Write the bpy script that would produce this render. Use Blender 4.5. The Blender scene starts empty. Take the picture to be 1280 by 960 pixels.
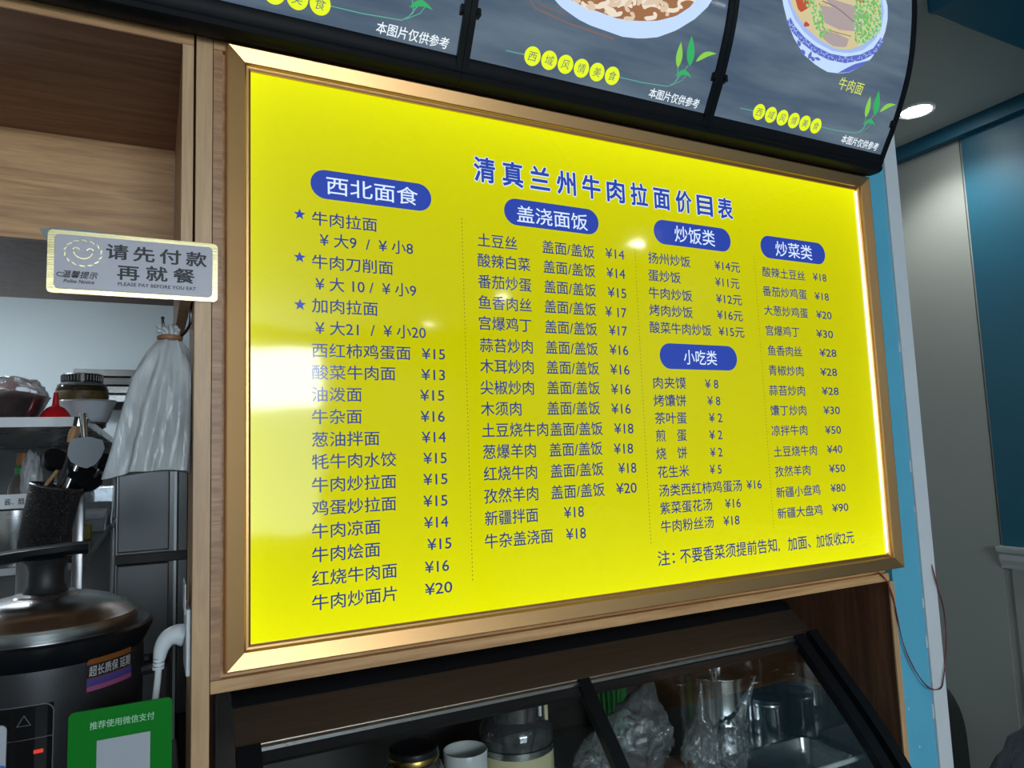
import bpy, bmesh, math, random
from mathutils import Vector, Matrix, noise
random.seed(7)
S = bpy.context.scene
COL = S.collection
PI = math.pi

# ------------------------------------------------------------------ camera
CAM = Vector((-.139, -1.2139, 1.55))
def rotm(rx, ry, rz):
    return Matrix.Rotation(rz, 3, 'Z') @ Matrix.Rotation(rx, 3, 'X') @ Matrix.Rotation(ry, 3, 'Z')
RM = rotm(1.6718, -.0370, -.4662)
FPX = 895.065
cd = bpy.data.cameras.new('camera'); cam = bpy.data.objects.new('camera', cd); COL.objects.link(cam)
cam.matrix_world = Matrix.Translation(CAM) @ RM.to_4x4()
cd.sensor_width = 36; cd.lens = FPX / 1280 * 36; cd.clip_start = .02
S.camera = cam

# ------------------------------------------------------------------ world, colour, big lights
w = bpy.data.worlds.new('world'); S.world = w; w.use_nodes = True
bg = w.node_tree.nodes['Background']; bg.inputs[0].default_value = (.80, .90, 1, 1); bg.inputs[1].default_value = 29.0
S.view_settings.view_transform = 'Standard'; S.view_settings.look = 'None'
S.view_settings.exposure = 0; S.view_settings.gamma = 1; S.view_settings.use_curve_mapping = False
S.cycles.max_bounces = 8; S.cycles.transparent_max_bounces = 16
S.cycles.sample_clamp_indirect = 4
def area(name, loc, rot, sx, sy, power, color=(1, 1, 1), portal=False):
    l = bpy.data.lights.new(name, 'AREA'); l.shape = 'RECTANGLE'; l.size = sx; l.size_y = sy
    l.energy = power; l.color = color
    if portal: l.cycles.is_portal = True
    o = bpy.data.objects.new(name, l); COL.objects.link(o); o.location = loc; o.rotation_euler = rot
    return o
YB = -5.2          # the room's rear wall, behind the camera
area('window_daylight_portal', (.185, YB + .02, 1.76), (PI / 2, 0, 0), 2.17, 1.72, 1, portal=True)
area('kitchen_tube_light', (-1.3, 1.9, 2.66), (0, 0, 0), 1.2, .3, 44, (.86, .94, 1))

# ------------------------------------------------------------------ helpers
def ray(px, py):
    return RM @ Vector(((px - 640) / FPX, -(py - 480) / FPX, -1))
def at(px, py, x=None, y=None, z=None):
    d = ray(px, py)
    t = (x - CAM.x) / d.x if x is not None else (y - CAM.y) / d.y if y is not None else (z - CAM.z) / d.z
    return CAM + d * t

def principled(name, col=(.5, .5, .5), rough=.5, metal=0, spec=.5, coat=0, emit=None, estr=1, alpha=1, trans=0, ior=1.45,
               var=0, vscale=8, bump=0, bscale=60, stretch=(1, 1, 1), col2=None, rvar=0):
    m = bpy.data.materials.new(name); m.use_nodes = True; nt = m.node_tree; N = nt.nodes; L = nt.links
    b = N['Principled BSDF']
    b.inputs['Base Color'].default_value = (*col, 1); b.inputs['Roughness'].default_value = rough
    b.inputs['Metallic'].default_value = metal; b.inputs['Specular IOR Level'].default_value = spec
    b.inputs['Coat Weight'].default_value = coat; b.inputs['Coat Roughness'].default_value = .04
    b.inputs['Alpha'].default_value = alpha; b.inputs['Transmission Weight'].default_value = trans; b.inputs['IOR'].default_value = ior
    if emit: b.inputs['Emission Color'].default_value = (*emit, 1); b.inputs['Emission Strength'].default_value = estr
    tc = N.new('ShaderNodeTexCoord'); mp = N.new('ShaderNodeMapping'); L.new(tc.outputs['Object'], mp.inputs[0]); mp.inputs['Scale'].default_value = stretch
    ns = N.new('ShaderNodeTexNoise'); L.new(mp.outputs[0], ns.inputs['Vector']); ns.inputs['Scale'].default_value = vscale; ns.inputs['Detail'].default_value = 6
    if var or col2:
        mx = N.new('ShaderNodeMix'); mx.data_type = 'RGBA'
        c2 = col2 or tuple(c * (1 - var) for c in col)
        mx.inputs[6].default_value = (*col, 1); mx.inputs[7].default_value = (*c2, 1)
        cr = N.new('ShaderNodeValToRGB'); cr.color_ramp.elements[0].position = .35; cr.color_ramp.elements[1].position = .65
        L.new(ns.outputs[0], cr.inputs[0]); L.new(cr.outputs[0], mx.inputs[0]); L.new(mx.outputs[2], b.inputs['Base Color'])
    if rvar:
        mr = N.new('ShaderNodeMapRange'); mr.inputs[3].default_value = max(0, rough - rvar); mr.inputs[4].default_value = rough + rvar
        L.new(ns.outputs[0], mr.inputs[0]); L.new(mr.outputs[0], b.inputs['Roughness'])
    if bump:
        n2 = N.new('ShaderNodeTexNoise'); L.new(mp.outputs[0], n2.inputs['Vector']); n2.inputs['Scale'].default_value = bscale; n2.inputs['Detail'].default_value = 3
        bp = N.new('ShaderNodeBump'); bp.inputs['Strength'].default_value = bump; bp.inputs['Distance'].default_value = .01
        L.new(n2.outputs[0], bp.inputs['Height']); L.new(bp.outputs[0], b.inputs['Normal'])
    return m

def wood(name, c1, c2, axis, rough=.45, scale=3):
    """grain lines running along the given axis"""
    m = bpy.data.materials.new(name); m.use_nodes = True; nt = m.node_tree; N = nt.nodes; L = nt.links
    b = N['Principled BSDF']; b.inputs['Roughness'].default_value = rough
    tc = N.new('ShaderNodeTexCoord'); mp = N.new('ShaderNodeMapping'); L.new(tc.outputs['Object'], mp.inputs[0])
    s = [14, 14, 14]; s['xyz'.index(axis)] = .9; mp.inputs['Scale'].default_value = s
    n1 = N.new('ShaderNodeTexNoise'); n1.inputs['Scale'].default_value = scale; n1.inputs['Detail'].default_value = 8; n1.inputs['Distortion'].default_value = 1.2
    n2 = N.new('ShaderNodeTexNoise'); n2.inputs['Scale'].default_value = scale * 7; n2.inputs['Detail'].default_value = 4
    L.new(mp.outputs[0], n1.inputs['Vector']); L.new(mp.outputs[0], n2.inputs['Vector'])
    ad = N.new('ShaderNodeMath'); ad.operation = 'MULTIPLY_ADD'; ad.inputs[1].default_value = .35
    L.new(n2.outputs[0], ad.inputs[0]); L.new(n1.outputs[0], ad.inputs[2])
    cr = N.new('ShaderNodeValToRGB'); cr.color_ramp.elements[0].position = .5; cr.color_ramp.elements[1].position = .85
    cr.color_ramp.elements[0].color = (*c1, 1); cr.color_ramp.elements[1].color = (*c2, 1)
    L.new(ad.outputs[0], cr.inputs[0]); L.new(cr.outputs[0], b.inputs['Base Color'])
    return m

def clear(name, tint=(1, 1, 1), amount=.12, rough=.02, gloss=1.0, milk=0, milkcol=(.8, .85, .9), bump=0, bscale=40):
    """thin glass or film: mostly see-through, with a fresnel reflection and some milkiness"""
    m = bpy.data.materials.new(name); m.use_nodes = True; nt = m.node_tree; N = nt.nodes; L = nt.links
    for n in list(N):
        if n.type == 'BSDF_PRINCIPLED': N.remove(n)
    out = N['Material Output']
    t = N.new('ShaderNodeBsdfTransparent'); t.inputs[0].default_value = (*tint, 1)
    g = N.new('ShaderNodeBsdfGlossy'); g.inputs['Roughness'].default_value = rough
    f = N.new('ShaderNodeFresnel'); f.inputs[0].default_value = 1.5
    mu = N.new('ShaderNodeMath'); mu.operation = 'MULTIPLY_ADD'; mu.inputs[1].default_value = gloss; mu.inputs[2].default_value = amount; mu.use_clamp = True
    L.new(f.outputs[0], mu.inputs[0])
    m1 = N.new('ShaderNodeMixShader'); L.new(mu.outputs[0], m1.inputs[0])
    if milk:
        d = N.new('ShaderNodeBsdfDiffuse'); d.inputs[0].default_value = (*milkcol, 1)
        m0 = N.new('ShaderNodeMixShader'); m0.inputs[0].default_value = milk
        L.new(t.outputs[0], m0.inputs[1]); L.new(d.outputs[0], m0.inputs[2]); L.new(m0.outputs[0], m1.inputs[1])
    else: L.new(t.outputs[0], m1.inputs[1])
    L.new(g.outputs[0], m1.inputs[2]); L.new(m1.outputs[0], out.inputs[0])
    if bump:
        tc = N.new('ShaderNodeTexCoord'); n2 = N.new('ShaderNodeTexNoise'); L.new(tc.outputs['Object'], n2.inputs['Vector']); n2.inputs['Scale'].default_value = bscale; n2.inputs['Detail'].default_value = 4
        bp = N.new('ShaderNodeBump'); bp.inputs['Strength'].default_value = bump; bp.inputs['Distance'].default_value = .01
        L.new(n2.outputs[0], bp.inputs['Height']); L.new(bp.outputs[0], g.inputs['Normal']); L.new(bp.outputs[0], f.inputs['Normal'])
    return m

def glow(name, col, s=1.0, base=(.02, .02, .02), rough=.12, coat=0, wavy=0):
    m = principled(name, base, rough, emit=col, estr=s, coat=coat)
    if wavy: add_wavy(m, wavy)
    return m
def add_wavy(m, k):
    nt = m.node_tree; N = nt.nodes; L = nt.links; b = N['Principled BSDF']
    ge = N.new('ShaderNodeNewGeometry'); ns = N.new('ShaderNodeTexNoise'); ns.inputs['Scale'].default_value = 3.2; ns.inputs['Detail'].default_value = 2
    L.new(ge.outputs['Position'], ns.inputs['Vector'])
    bp = N.new('ShaderNodeBump'); bp.inputs['Strength'].default_value = k; bp.inputs['Distance'].default_value = .02
    L.new(ns.outputs[0], bp.inputs['Height']); L.new(bp.outputs[0], b.inputs['Normal'])

def link(name, me, mat, parent=None, smooth=False, label=None):
    if mat is not None:
        for m in (mat if isinstance(mat, (list, tuple)) else [mat]): me.materials.append(m)
    o = bpy.data.objects.new(name, me); COL.objects.link(o)
    if parent is not None: o.parent = parent
    if smooth:
        for p in me.polygons: p.use_smooth = True
        me.set_sharp_from_angle(angle=math.radians(38 if smooth is True else smooth))
    if label: o['label'] = label
    return o
def tag(o, label, cat, group=None):
    o['label'] = label; o['category'] = cat
    if group: o['group'] = group
    return o
def empty(name, loc, label, cat, group=None, rz=0):
    o = bpy.data.objects.new(name, None); o.empty_display_size = .02; COL.objects.link(o); o.location = loc; o.rotation_euler = (0, 0, rz)
    return tag(o, label, cat, group)
def structure(o): o['kind'] = 'structure'; return o

class MB:
    """collects shapes given in world coordinates; build() makes one mesh object"""
    def __init__(s): s.bm = bmesh.new()
    def verts(s, co, faces):
        v = [s.bm.verts.new(c) for c in co]
        for f in faces:
            try: s.bm.faces.new([v[i] for i in f])
            except ValueError: pass
        return s
    def box(s, x0, x1, y0, y1, z0, z1, bev=0):
        t = bmesh.new(); r = bmesh.ops.create_cube(t, size=1)
        for v in t.verts: v.co = Vector(((x0 + x1) / 2 + v.co.x * (x1 - x0), (y0 + y1) / 2 + v.co.y * (y1 - y0), (z0 + z1) / 2 + v.co.z * (z1 - z0)))
        if bev: bmesh.ops.bevel(t, geom=t.edges[:], offset=bev, segments=2, affect='EDGES', profile=.5)
        return s.add(t)
    def add(s, t, M=None):
        if M is not None: t.transform(M)
        me = bpy.data.meshes.new('tmp'); t.to_mesh(me); t.free(); s.bm.from_mesh(me); bpy.data.meshes.remove(me); return s
    def lathe(s, c, prof, n=40, axis='z', M=None, cap=True):
        t = bmesh.new(); rings = []
        for (r, h) in prof:
            if r < 1e-6: rings.append([t.verts.new((0, 0, h))])
            else: rings.append([t.verts.new((r * math.cos(2 * PI * i / n), r * math.sin(2 * PI * i / n), h)) for i in range(n)])
        for a, b in zip(rings, rings[1:]):
            if len(a) == 1 and len(b) == 1: continue
            for i in range(n):
                j = (i + 1) % n
                if len(a) == 1: t.faces.new((a[0], b[j], b[i])) if True else 0
                elif len(b) == 1: t.faces.new((a[i], a[j], b[0]))
                else: t.faces.new((a[i], a[j], b[j], b[i]))
        if cap:
            for r in (rings[0], rings[-1]):
                if len(r) > 1: t.faces.new(r)
        bmesh.ops.recalc_face_normals(t, faces=t.faces[:])
        MM = Matrix.Translation(Vector(c))
        if axis == 'x': MM = MM @ Matrix.Rotation(PI / 2, 4, 'Y')
        if axis == 'y': MM = MM @ Matrix.Rotation(-PI / 2, 4, 'X')
        if M is not None: MM = MM @ M
        return s.add(t, MM)
    def tube(s, pts, r, n=10, taper=None, cap=True):
        pts = [Vector(p) for p in pts]; rings = []; t = bmesh.new(); up = None
        for i, p in enumerate(pts):
            d = (pts[min(i + 1, len(pts) - 1)] - pts[max(i - 1, 0)]).normalized()
            if up is None:
                up = d.cross(Vector((0, 0, 1))); up = up if up.length > .1 else d.cross(Vector((1, 0, 0))); up.normalize()
            up = (up - d * up.dot(d)).normalized(); q = d.cross(up)
            rr = r if taper is None else taper[i]
            rings.append([t.verts.new(p + (up * math.cos(2 * PI * k / n) + q * math.sin(2 * PI * k / n)) * rr) for k in range(n)])
        for a, b in zip(rings, rings[1:]):
            for i in range(n): t.faces.new((a[i], a[(i + 1) % n], b[(i + 1) % n], b[i]))
        if cap: t.faces.new(rings[0]); t.faces.new(rings[-1][::-1])
        bmesh.ops.recalc_face_normals(t, faces=t.faces[:])
        return s.add(t)
    def extrude_x(s, prof, x0, x1, closed=True):
        """profile of (y, z) swept along x"""
        t = bmesh.new(); a = [t.verts.new((x0, *p)) for p in prof]; b = [t.verts.new((x1, *p)) for p in prof]; n = len(prof)
        for i in range(n if closed else n - 1): t.faces.new((a[i], b[i], b[(i + 1) % n], a[(i + 1) % n]))
        if closed: t.faces.new(a[::-1]); t.faces.new(b)
        if closed: bmesh.ops.recalc_face_normals(t, faces=t.faces[:])
        return s.add(t)
    def build(s, name, mat, parent=None, smooth=False, label=None, loc=None):
        me = bpy.data.meshes.new(name)
        if parent is not None:
            off = Vector((0, 0, 0)); q = parent; R = Matrix.Identity(4)
            bpy.context.view_layer.update() if parent.matrix_world == Matrix.Identity(4) and parent.location.length else None
            s.bm.transform(world_of(parent).inverted())
        elif loc is not None: s.bm.transform(Matrix.Translation(-Vector(loc)))
        s.bm.to_mesh(me); s.bm.free()
        o = link(name, me, mat, parent, smooth, label)
        if loc is not None and parent is None: o.location = loc
        return o
def world_of(o):
    M = Matrix.Translation(o.location) @ o.rotation_euler.to_matrix().to_4x4()
    return world_of(o.parent) @ M if o.parent else M
def smooth_pts(pts, k=6):
    P = [Vector(p) for p in pts]; P = [P[0] * 2 - P[1]] + P + [P[-1] * 2 - P[-2]]; out = []
    for i in range(1, len(P) - 2):
        for j in range(k):
            t = j / k; a, b, c, d = P[i - 1:i + 3]
            out.append(.5 * ((2 * b) + (c - a) * t + (2 * a - 5 * b + 4 * c - d) * t * t + (3 * b - a - 3 * c + d) * t ** 3))
    return out + [P[-2]]

# ---- flat print -------------------------------------------------------
_tc = {}
def text_data(s, bold=0):
    k = (s, bold)
    if k not in _tc:
        c = bpy.data.curves.new('t', 'FONT'); c.body = s; c.size = 1; c.offset = bold; c.resolution_u = 3
        o = bpy.data.objects.new('t', c); m = bpy.data.meshes.new_from_object(o)
        vs = [(v.co.x, v.co.y) for v in m.vertices]; fs = [tuple(p.vertices) for p in m.polygons]
        bpy.data.objects.remove(o); bpy.data.curves.remove(c); bpy.data.meshes.remove(m)
        _tc[k] = (vs, fs)
    return _tc[k]
def add_text(mb, s, f, x0, x1, zc, em, bold=0, shear=0):
    """f maps flat (u, v) to a point; the word fills x0..x1, em high, centred on zc"""
    vs, fs = text_data(s)
    a = min(v[0] for v in vs); b = max(v[0] for v in vs); k = (x1 - x0) / (b - a)
    # heavier strokes: the glyph laid down several times, shifted by the stroke growth
    nc = 0 if not bold else 3 if bold < .015 else 8
    for q in range(max(nc, 1)):
        du, dv = (bold * math.cos(q * 2 * PI / nc + .4), bold * math.sin(q * 2 * PI / nc + .4)) if nc else (0, 0)
        co = []
        for (u, v) in vs:
            vv = (v + dv - .38) * em
            p = f(x0 + (u + du - a) * k + shear * vv, zc + vv); co.append((p[0], p[1] - 2e-5 * q, p[2]))
        mb.verts(co, fs)
    return mb
def capsule(x0, x1, z0, z1, n=14):
    r = (z1 - z0) / 2; zc = (z0 + z1) / 2; p = []
    for i in range(n + 1): a = PI / 2 + PI * i / n; p.append((x0 + r + r * math.cos(a), zc + r * math.sin(a)))
    for i in range(n + 1): a = -PI / 2 + PI * i / n; p.append((x1 - r + r * math.cos(a), zc + r * math.sin(a)))
    return p
def rrect(x0, x1, z0, z1, r, n=6):
    p = []
    for cx, cz, a0 in ((x1 - r, z1 - r, 0), (x0 + r, z1 - r, PI / 2), (x0 + r, z0 + r, PI), (x1 - r, z0 + r, 1.5 * PI)):
        for i in range(n + 1): a = a0 + PI / 2 * i / n; p.append((cx + r * math.cos(a), cz + r * math.sin(a)))
    return p
def flat(mb, pts, f): return mb.verts([f(*p) for p in pts], [tuple(range(len(pts)))])
def flatc(mb, pts, f, step=.004):
    """outline (convex along its rows) laid on a curved surface in narrow rows"""
    s0 = min(p[1] for p in pts) + 1e-5; s1 = max(p[1] for p in pts) - 1e-5; n = max(2, int((s1 - s0) / step)); rows = []
    for i in range(n + 1):
        s_ = s0 + (s1 - s0) * i / n; xs = []
        for k in range(len(pts)):
            (xa, ya), (xb, yb) = pts[k], pts[(k + 1) % len(pts)]
            if (ya - s_) * (yb - s_) < 0: xs.append(xa + (xb - xa) * (s_ - ya) / (yb - ya))
        if len(xs) > 1: rows.append((min(xs), max(xs), s_))
    co = []
    for a, b, s_ in rows: co += [f(a, s_), f(b, s_)]
    return mb.verts(co, [(2 * i, 2 * i + 1, 2 * i + 3, 2 * i + 2) for i in range(len(rows) - 1)])
def strip(mb, pts, wd, f):
    """ribbon of width wd (number or list) along 2-D points"""
    n = len(pts); co = []
    for i, p in enumerate(pts):
        a = pts[max(i - 1, 0)]; b = pts[min(i + 1, n - 1)]; dx, dy = b[0] - a[0], b[1] - a[1]; l = math.hypot(dx, dy) or 1
        h = (wd[i] if isinstance(wd, (list, tuple)) else wd) / 2
        co += [f(p[0] - dy / l * h, p[1] + dx / l * h), f(p[0] + dy / l * h, p[1] - dx / l * h)]
    return mb.verts(co, [(2 * i, 2 * i + 1, 2 * i + 3, 2 * i + 2) for i in range(n - 1)])
def slab(mb, pts, y0, y1):
    """2-D (x, z) outline with real thickness in y"""
    n = len(pts); t = bmesh.new()
    a = [t.verts.new((x, y0, z)) for x, z in pts]; b = [t.verts.new((x, y1, z)) for x, z in pts]
    t.faces.new(a); t.faces.new(b[::-1])
    for i in range(n): t.faces.new((a[i], b[i], b[(i + 1) % n], a[(i + 1) % n]))
    bmesh.ops.recalc_face_normals(t, faces=t.faces[:]); return mb.add(t)

# ------------------------------------------------------------------ materials
M_lwood = wood('light_oak_laminate', (.64, .37, .165), (.40, .205, .085), 'x')
M_lwood_v = wood('light_oak_laminate_upright', (.60, .38, .20), (.44, .26, .13), 'z')
M_edge_h = wood('oak_edge_band_cross_grain', (.46, .25, .12), (.26, .12, .05), 'x', scale=6)
M_wood_shade = wood('oak_underside_shade', (.36, .18, .11), (.20, .09, .055), 'x')  # oak seen from below, its shade put into the dark brown
M_dwood = wood('brown_walnut_laminate_upright', (.16, .070, .036), (.08, .033, .017), 'z', rough=.4)
M_gold = principled('brushed_rose_gold_metal', (.68, .385, .165), .38, 1, var=.06, vscale=6)
M_goldin = principled('polished_gold_bead', (.62, .36, .12), .16, 1)
M_black = principled('glossy_black_plastic', (.006, .007, .009), .28, spec=.35, bump=.04, bscale=14)
M_house = principled('satin_black_housing', (.006, .007, .009), .5, spec=.14)
M_blackm = principled('matt_black_plastic', (.012, .012, .014), .5, bump=.05, bscale=400)
M_cooker = principled('black_speckled_cooker_shell', (.010, .010, .012), .42, col2=(.03, .03, .034), vscale=900)
M_steel = principled('stainless_steel', (.50, .51, .52), .26, 1, rvar=.08, vscale=4, stretch=(1, 1, 8))
M_steelb = principled('brushed_dark_stainless_steel', (.34, .29, .24), .45, 1, var=.15, vscale=5, stretch=(1, 30, 30))
M_chrome = principled('chrome', (.78, .79, .80), .17, 1)
M_wallk = principled('kitchen_wall_paint_pale_blue_grey', (.56, .64, .68), .6, var=.05, vscale=1.5)
M_grey = principled('grey_beige_wall_panel', (.24, .265, .25), .55, var=.04, vscale=1.2)
M_blue = principled('steel_blue_wall_paint', (.014, .085, .135), .42, spec=.3, var=.05, vscale=2)
M_pblue = principled('bright_blue_paint', (.10, .42, .60), .6, var=.06, vscale=5, bump=.05, bscale=70)
M_trimw = principled('white_painted_trim', (.62, .66, .70), .5, var=.05, vscale=9, bump=.05, bscale=80)
M_ceil = principled('grey_ceiling_board', (.46, .48, .45), .6, var=.05, vscale=1.3)
M_floor = principled('grey_floor_tile', (.25, .25, .24), .35)
M_white = principled('white_plastic', (.62, .65, .68), .35)
M_offw = principled('off_white_room_wall', (.55, .55, .52), .6)
M_film = principled('milky_plastic_film', (.52, .54, .56), .30, trans=0, var=.35, vscale=16, bump=.6, bscale=30, stretch=(1.6, 1.6, .45), alpha=.88)
M_clearbag = clear('crumpled_clear_plastic', (.93, .96, .97), (.02), .10, 1.7, milk=.075, bump=1.0, bscale=38)
M_clear = clear('clear_plastic', (.90, .93, .95), .02, .05, 1.0, milk=.16)
M_clear2 = clear('very_clear_plastic', (.96, .97, .98), .0, .08, .9, milk=.03, bump=.3, bscale=30)
M_glass = clear('display_case_glass', (.95, .97, .96), .0, .0, .32)
M_red = principled('red_plastic', (.55, .012, .02), .25, trans=0)
M_green = principled('green_plastic', (.02, .22, .05), .4)
M_cream = principled('cream_enamel', (.55, .50, .30), .35)
M_mug = principled('pale_glazed_ceramic', (.52, .55, .55), .2)
M_darkpot = principled('dark_steel_mesh', (.10, .10, .10), .38, 1)
M_woodh = principled('wooden_handle', (.40, .22, .09), .5, var=.2, vscale=20)
M_ink = principled('black_ink', (.012, .012, .016), .5)
M_chili = principled('dried_chilli', (.14, .022, .012), .5, col2=(.05, .012, .01), vscale=60)
M_brass = principled('brass_lid', (.42, .28, .08), .3, 1)
M_blacklid = principled('black_lid', (.01, .01, .012), .3)

# ------------------------------------------------------------------ setting
XR = 2.62; ZC = 2.75; XL = -3.2; YK = 3.2
def sbox(name, mat, *a, bev=0): return structure(MB().box(*a, bev=bev).build(name, mat))
sbox('floor', M_floor, XL, XR + .1, YB - .1, YK + .1, -.1, 0)
sbox('ceiling', M_ceil, XL, XR, YB, YK, ZC, ZC + .1)
# rear wall with the shop front window the daylight comes through
WX0, WX1, WZ0, WZ1 = -.90, 1.27, .90, 2.62
rw = MB(); rw.box(XL, WX0, YB - .12, YB, 0, ZC); rw.box(WX1, XR, YB - .12, YB, 0, ZC)
rw.box(WX0, WX1, YB - .12, YB, 0, WZ0); rw.box(WX0, WX1, YB - .12, YB, WZ1, ZC)
structure(rw.build('wall_rear', M_offw))
wf = MB(); wf.box(WX0, WX1, YB - .09, YB - .03, WZ0, WZ0 + .05); wf.box(WX0, WX1, YB - .09, YB - .03, WZ1 - .05, WZ1)
for x in (WX0, .15, WX1 - .05): wf.box(x, x + .05, YB - .09, YB - .03, WZ0 + .05, WZ1 - .05)
structure(wf.build('window_1', principled('grey_window_frame', (.3, .3, .3), .4)))
wf = MB().box(WX0 + .05, WX1 - .05, YB - .065, YB - .055, WZ0 + .05, 2.02).build('added_dimming_film', clear('added_film_tint', (.42, .45, .45), .0, .3, .5), bpy.data.objects['window_1'])  # unseen film added to dim the lower window in the board's reflection
sbox('wall_left', M_offw, XL - .1, XL, YB, YK, 0, ZC)
sbox('wall_back', M_wallk, XL, XR, YK, YK + .1, 0, ZC)
# right wall: steel blue upper panel towards the room, grey panel beyond it, chair rail
PY = .355
rwall = sbox('wall_right', M_grey, XR, XR + .1, YB, YK, 0, ZC)
MB().box(XR - .012, XR, YB + .0, PY, 1.165, ZC).build('wall_panel', M_blue, rwall, label='steel blue upper wall panel')
MB().box(XR - .006, XR, PY + .012, YK, .0, ZC).build('wall_panel', M_grey, rwall, label='grey wall panel')
MB().box(XR - .008, XR, YB, PY - .02, .0, 1.10).build('wall_panel', M_grey, rwall, label='grey lower wall panel')
prof = [(0, 1.085), (.010, 1.085), (.014, 1.10), (.022, 1.115), (.022, 1.135), (.034, 1.145), (.038, 1.158), (.038, 1.165), (0, 1.165)]
t = MB(); co = [(XR - d, y, z) for y in (YB, PY + .012) for d, z in prof]; n = len(prof)
t.verts(co, [(i, (i + 1) % n, n + (i + 1) % n, n + i) for i in range(n)] + [tuple(range(n)), tuple(range(n, 2 * n))][::1])
bmesh.ops.recalc_face_normals(t.bm, faces=t.bm.faces[:])
structure(t.build('trim_1', principled('pale_grey_moulding', (.36, .39, .39), .4)))
structure(MB().box(XR - .05, XR, YB, YK, ZC - .055, ZC).build('trim_2', M_blue))       # blue cornice
structure(MB().box(1.72, XR - .05, -.50, -.10, ZC - .05, ZC, bev=.006).build('trim_3', M_blue))   # blue ceiling beam
# dividing wall end, bright blue with a white corner strip
sbox('wall_front', M_pblue, 1.512, 1.620, 0.0, .14, 0, ZC)
ws = sbox('trim_4', M_trimw, 1.620, 1.672, -.006, .14, 0, ZC)
ch = MB()
for (px, py, a, b) in [(1135, 888, 3, 4), (1149, 935, 3, 3), (1131, 872, 2, 2)]:
    p = at(px, py, y=-.001); ch.box(p.x, p.x + a * .0013, -.0016, .001, p.z, p.z + b * .0016)
for (px, py, a, b) in [(1152, 760, 3, 14), (1157, 810, 3, 18), (1163, 900, 3, 22), (1128, 440, 3, 14), (1142, 590, 3, 18), (1146, 640, 2, 9)]:
    p = at(px, py, y=-.001); ch.box(1.620 - a * .0013, 1.620, -.0018, .001, p.z, p.z + b * .0016)
ch.build('paint_chip', M_trimw, bpy.data.objects['wall_front'], label='white chips in the blue paint')
# shop partition: upper wall over the lightboxes and left of the kitchen opening
sbox('wall_partition', M_offw, XL, 1.512, .02, .16, 2.262, ZC)
sbox('wall_partition_left', M_offw, XL, -.85, .02, .16, 0, 2.262)
# box the menu board hangs on: boards with visible edges
cab = empty('wooden_niche_surround', (.72, .3, 0), 'light oak laminate surround holding the yellow menu board with a dark niche under it', 'cabinet')
MB().box(-.0575, -.0435, 0, .62, 1.229, 2.238).build('side_board', M_edge_h, cab, label='board edge with cross grain')
MB().box(-.0575, 1.500, 0, .62, 2.239, 2.261).build('top_board', M_lwood, cab)
MB().box(-.0575, 1.500, 0, .62, 1.209, 1.228, bev=.001).build('bottom_board', M_lwood, cab)
MB().box(-.0430, 1.500, .010, .026, 1.229, 2.238).build('front_panel', M_lwood, cab)
MB().box(1.4955, 1.5115, 0, .80, 0, 1.208).build('side_panel', [M_dwood], cab, label='dark brown wood grain side panel')
MB().box(1.4945, 1.5118, -.003, .001, 0, 1.2085).build('edge_strip', M_lwood_v, cab, label='light oak edge strip')
MB().box(-.058, 1.4950, .80, .815, 0, 1.208).build('back_panel', M_dwood, cab)
# post between kitchen opening and niche
post = MB().box(-.0835, -.0585, 0, .17, 0, 2.262, bev=.0008).build('wooden_post', M_lwood_v); tag(post, 'upright light oak post left of the yellow menu board', 'post')
# lintel cabinet over the kitchen opening
lin = empty('overhead_cabinet', (-.45, .3, 1.815), 'open fronted wooden overhead cabinet at top left above the kitchen opening', 'cabinet')
MB().box(-.83, -.0870, 0, .46, 2.238, 2.2585, bev=.0006).build('top_board', M_lwood, lin)
MB().box(-.83, -.1045, .001, .44, 2.2365, 2.2379).build('top_underside_shade', M_wood_shade, lin, label='top board underside with shade put into its brown')  # thin sheet, shade under the top board painted as dark brown
MB().box(-.1040, -.0870, 0, .44, 1.815, 2.2375, bev=.0006).build('side_board', M_lwood_v, lin)
MB().box(-.83, -.1045, .441, .458, 2.015, 2.2365).build('back_panel', M_lwood, lin)
MB().box(-.83, -.0870, .459, 1.02, 2.015, 2.035).build('bottom_board', M_dwood, lin, label='dark brown bottom board')
MB().box(-.83, -.1045, .4405, .4589, 2.0135, 2.0149).build('edge_strip', M_wood_shade, lin)  # thin sheet carrying the painted underside shade across the back panel
MB().box(-.849, -.831, 0, 1.02, 1.815, 2.2585).build('side_board', M_lwood_v, lin)

# ------------------------------------------------------------------ yellow menu board
ZB, ZT, BW = 1.275, 2.211, 1.5
board = empty('menu_board', (.75, .01, ZB - .04), 'large glowing yellow menu board with blue Chinese text in a rose gold frame', 'sign')
OX0, OX1, OZ0, OZ1 = -.0390, 1.5380, 1.2390, 2.2460
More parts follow.
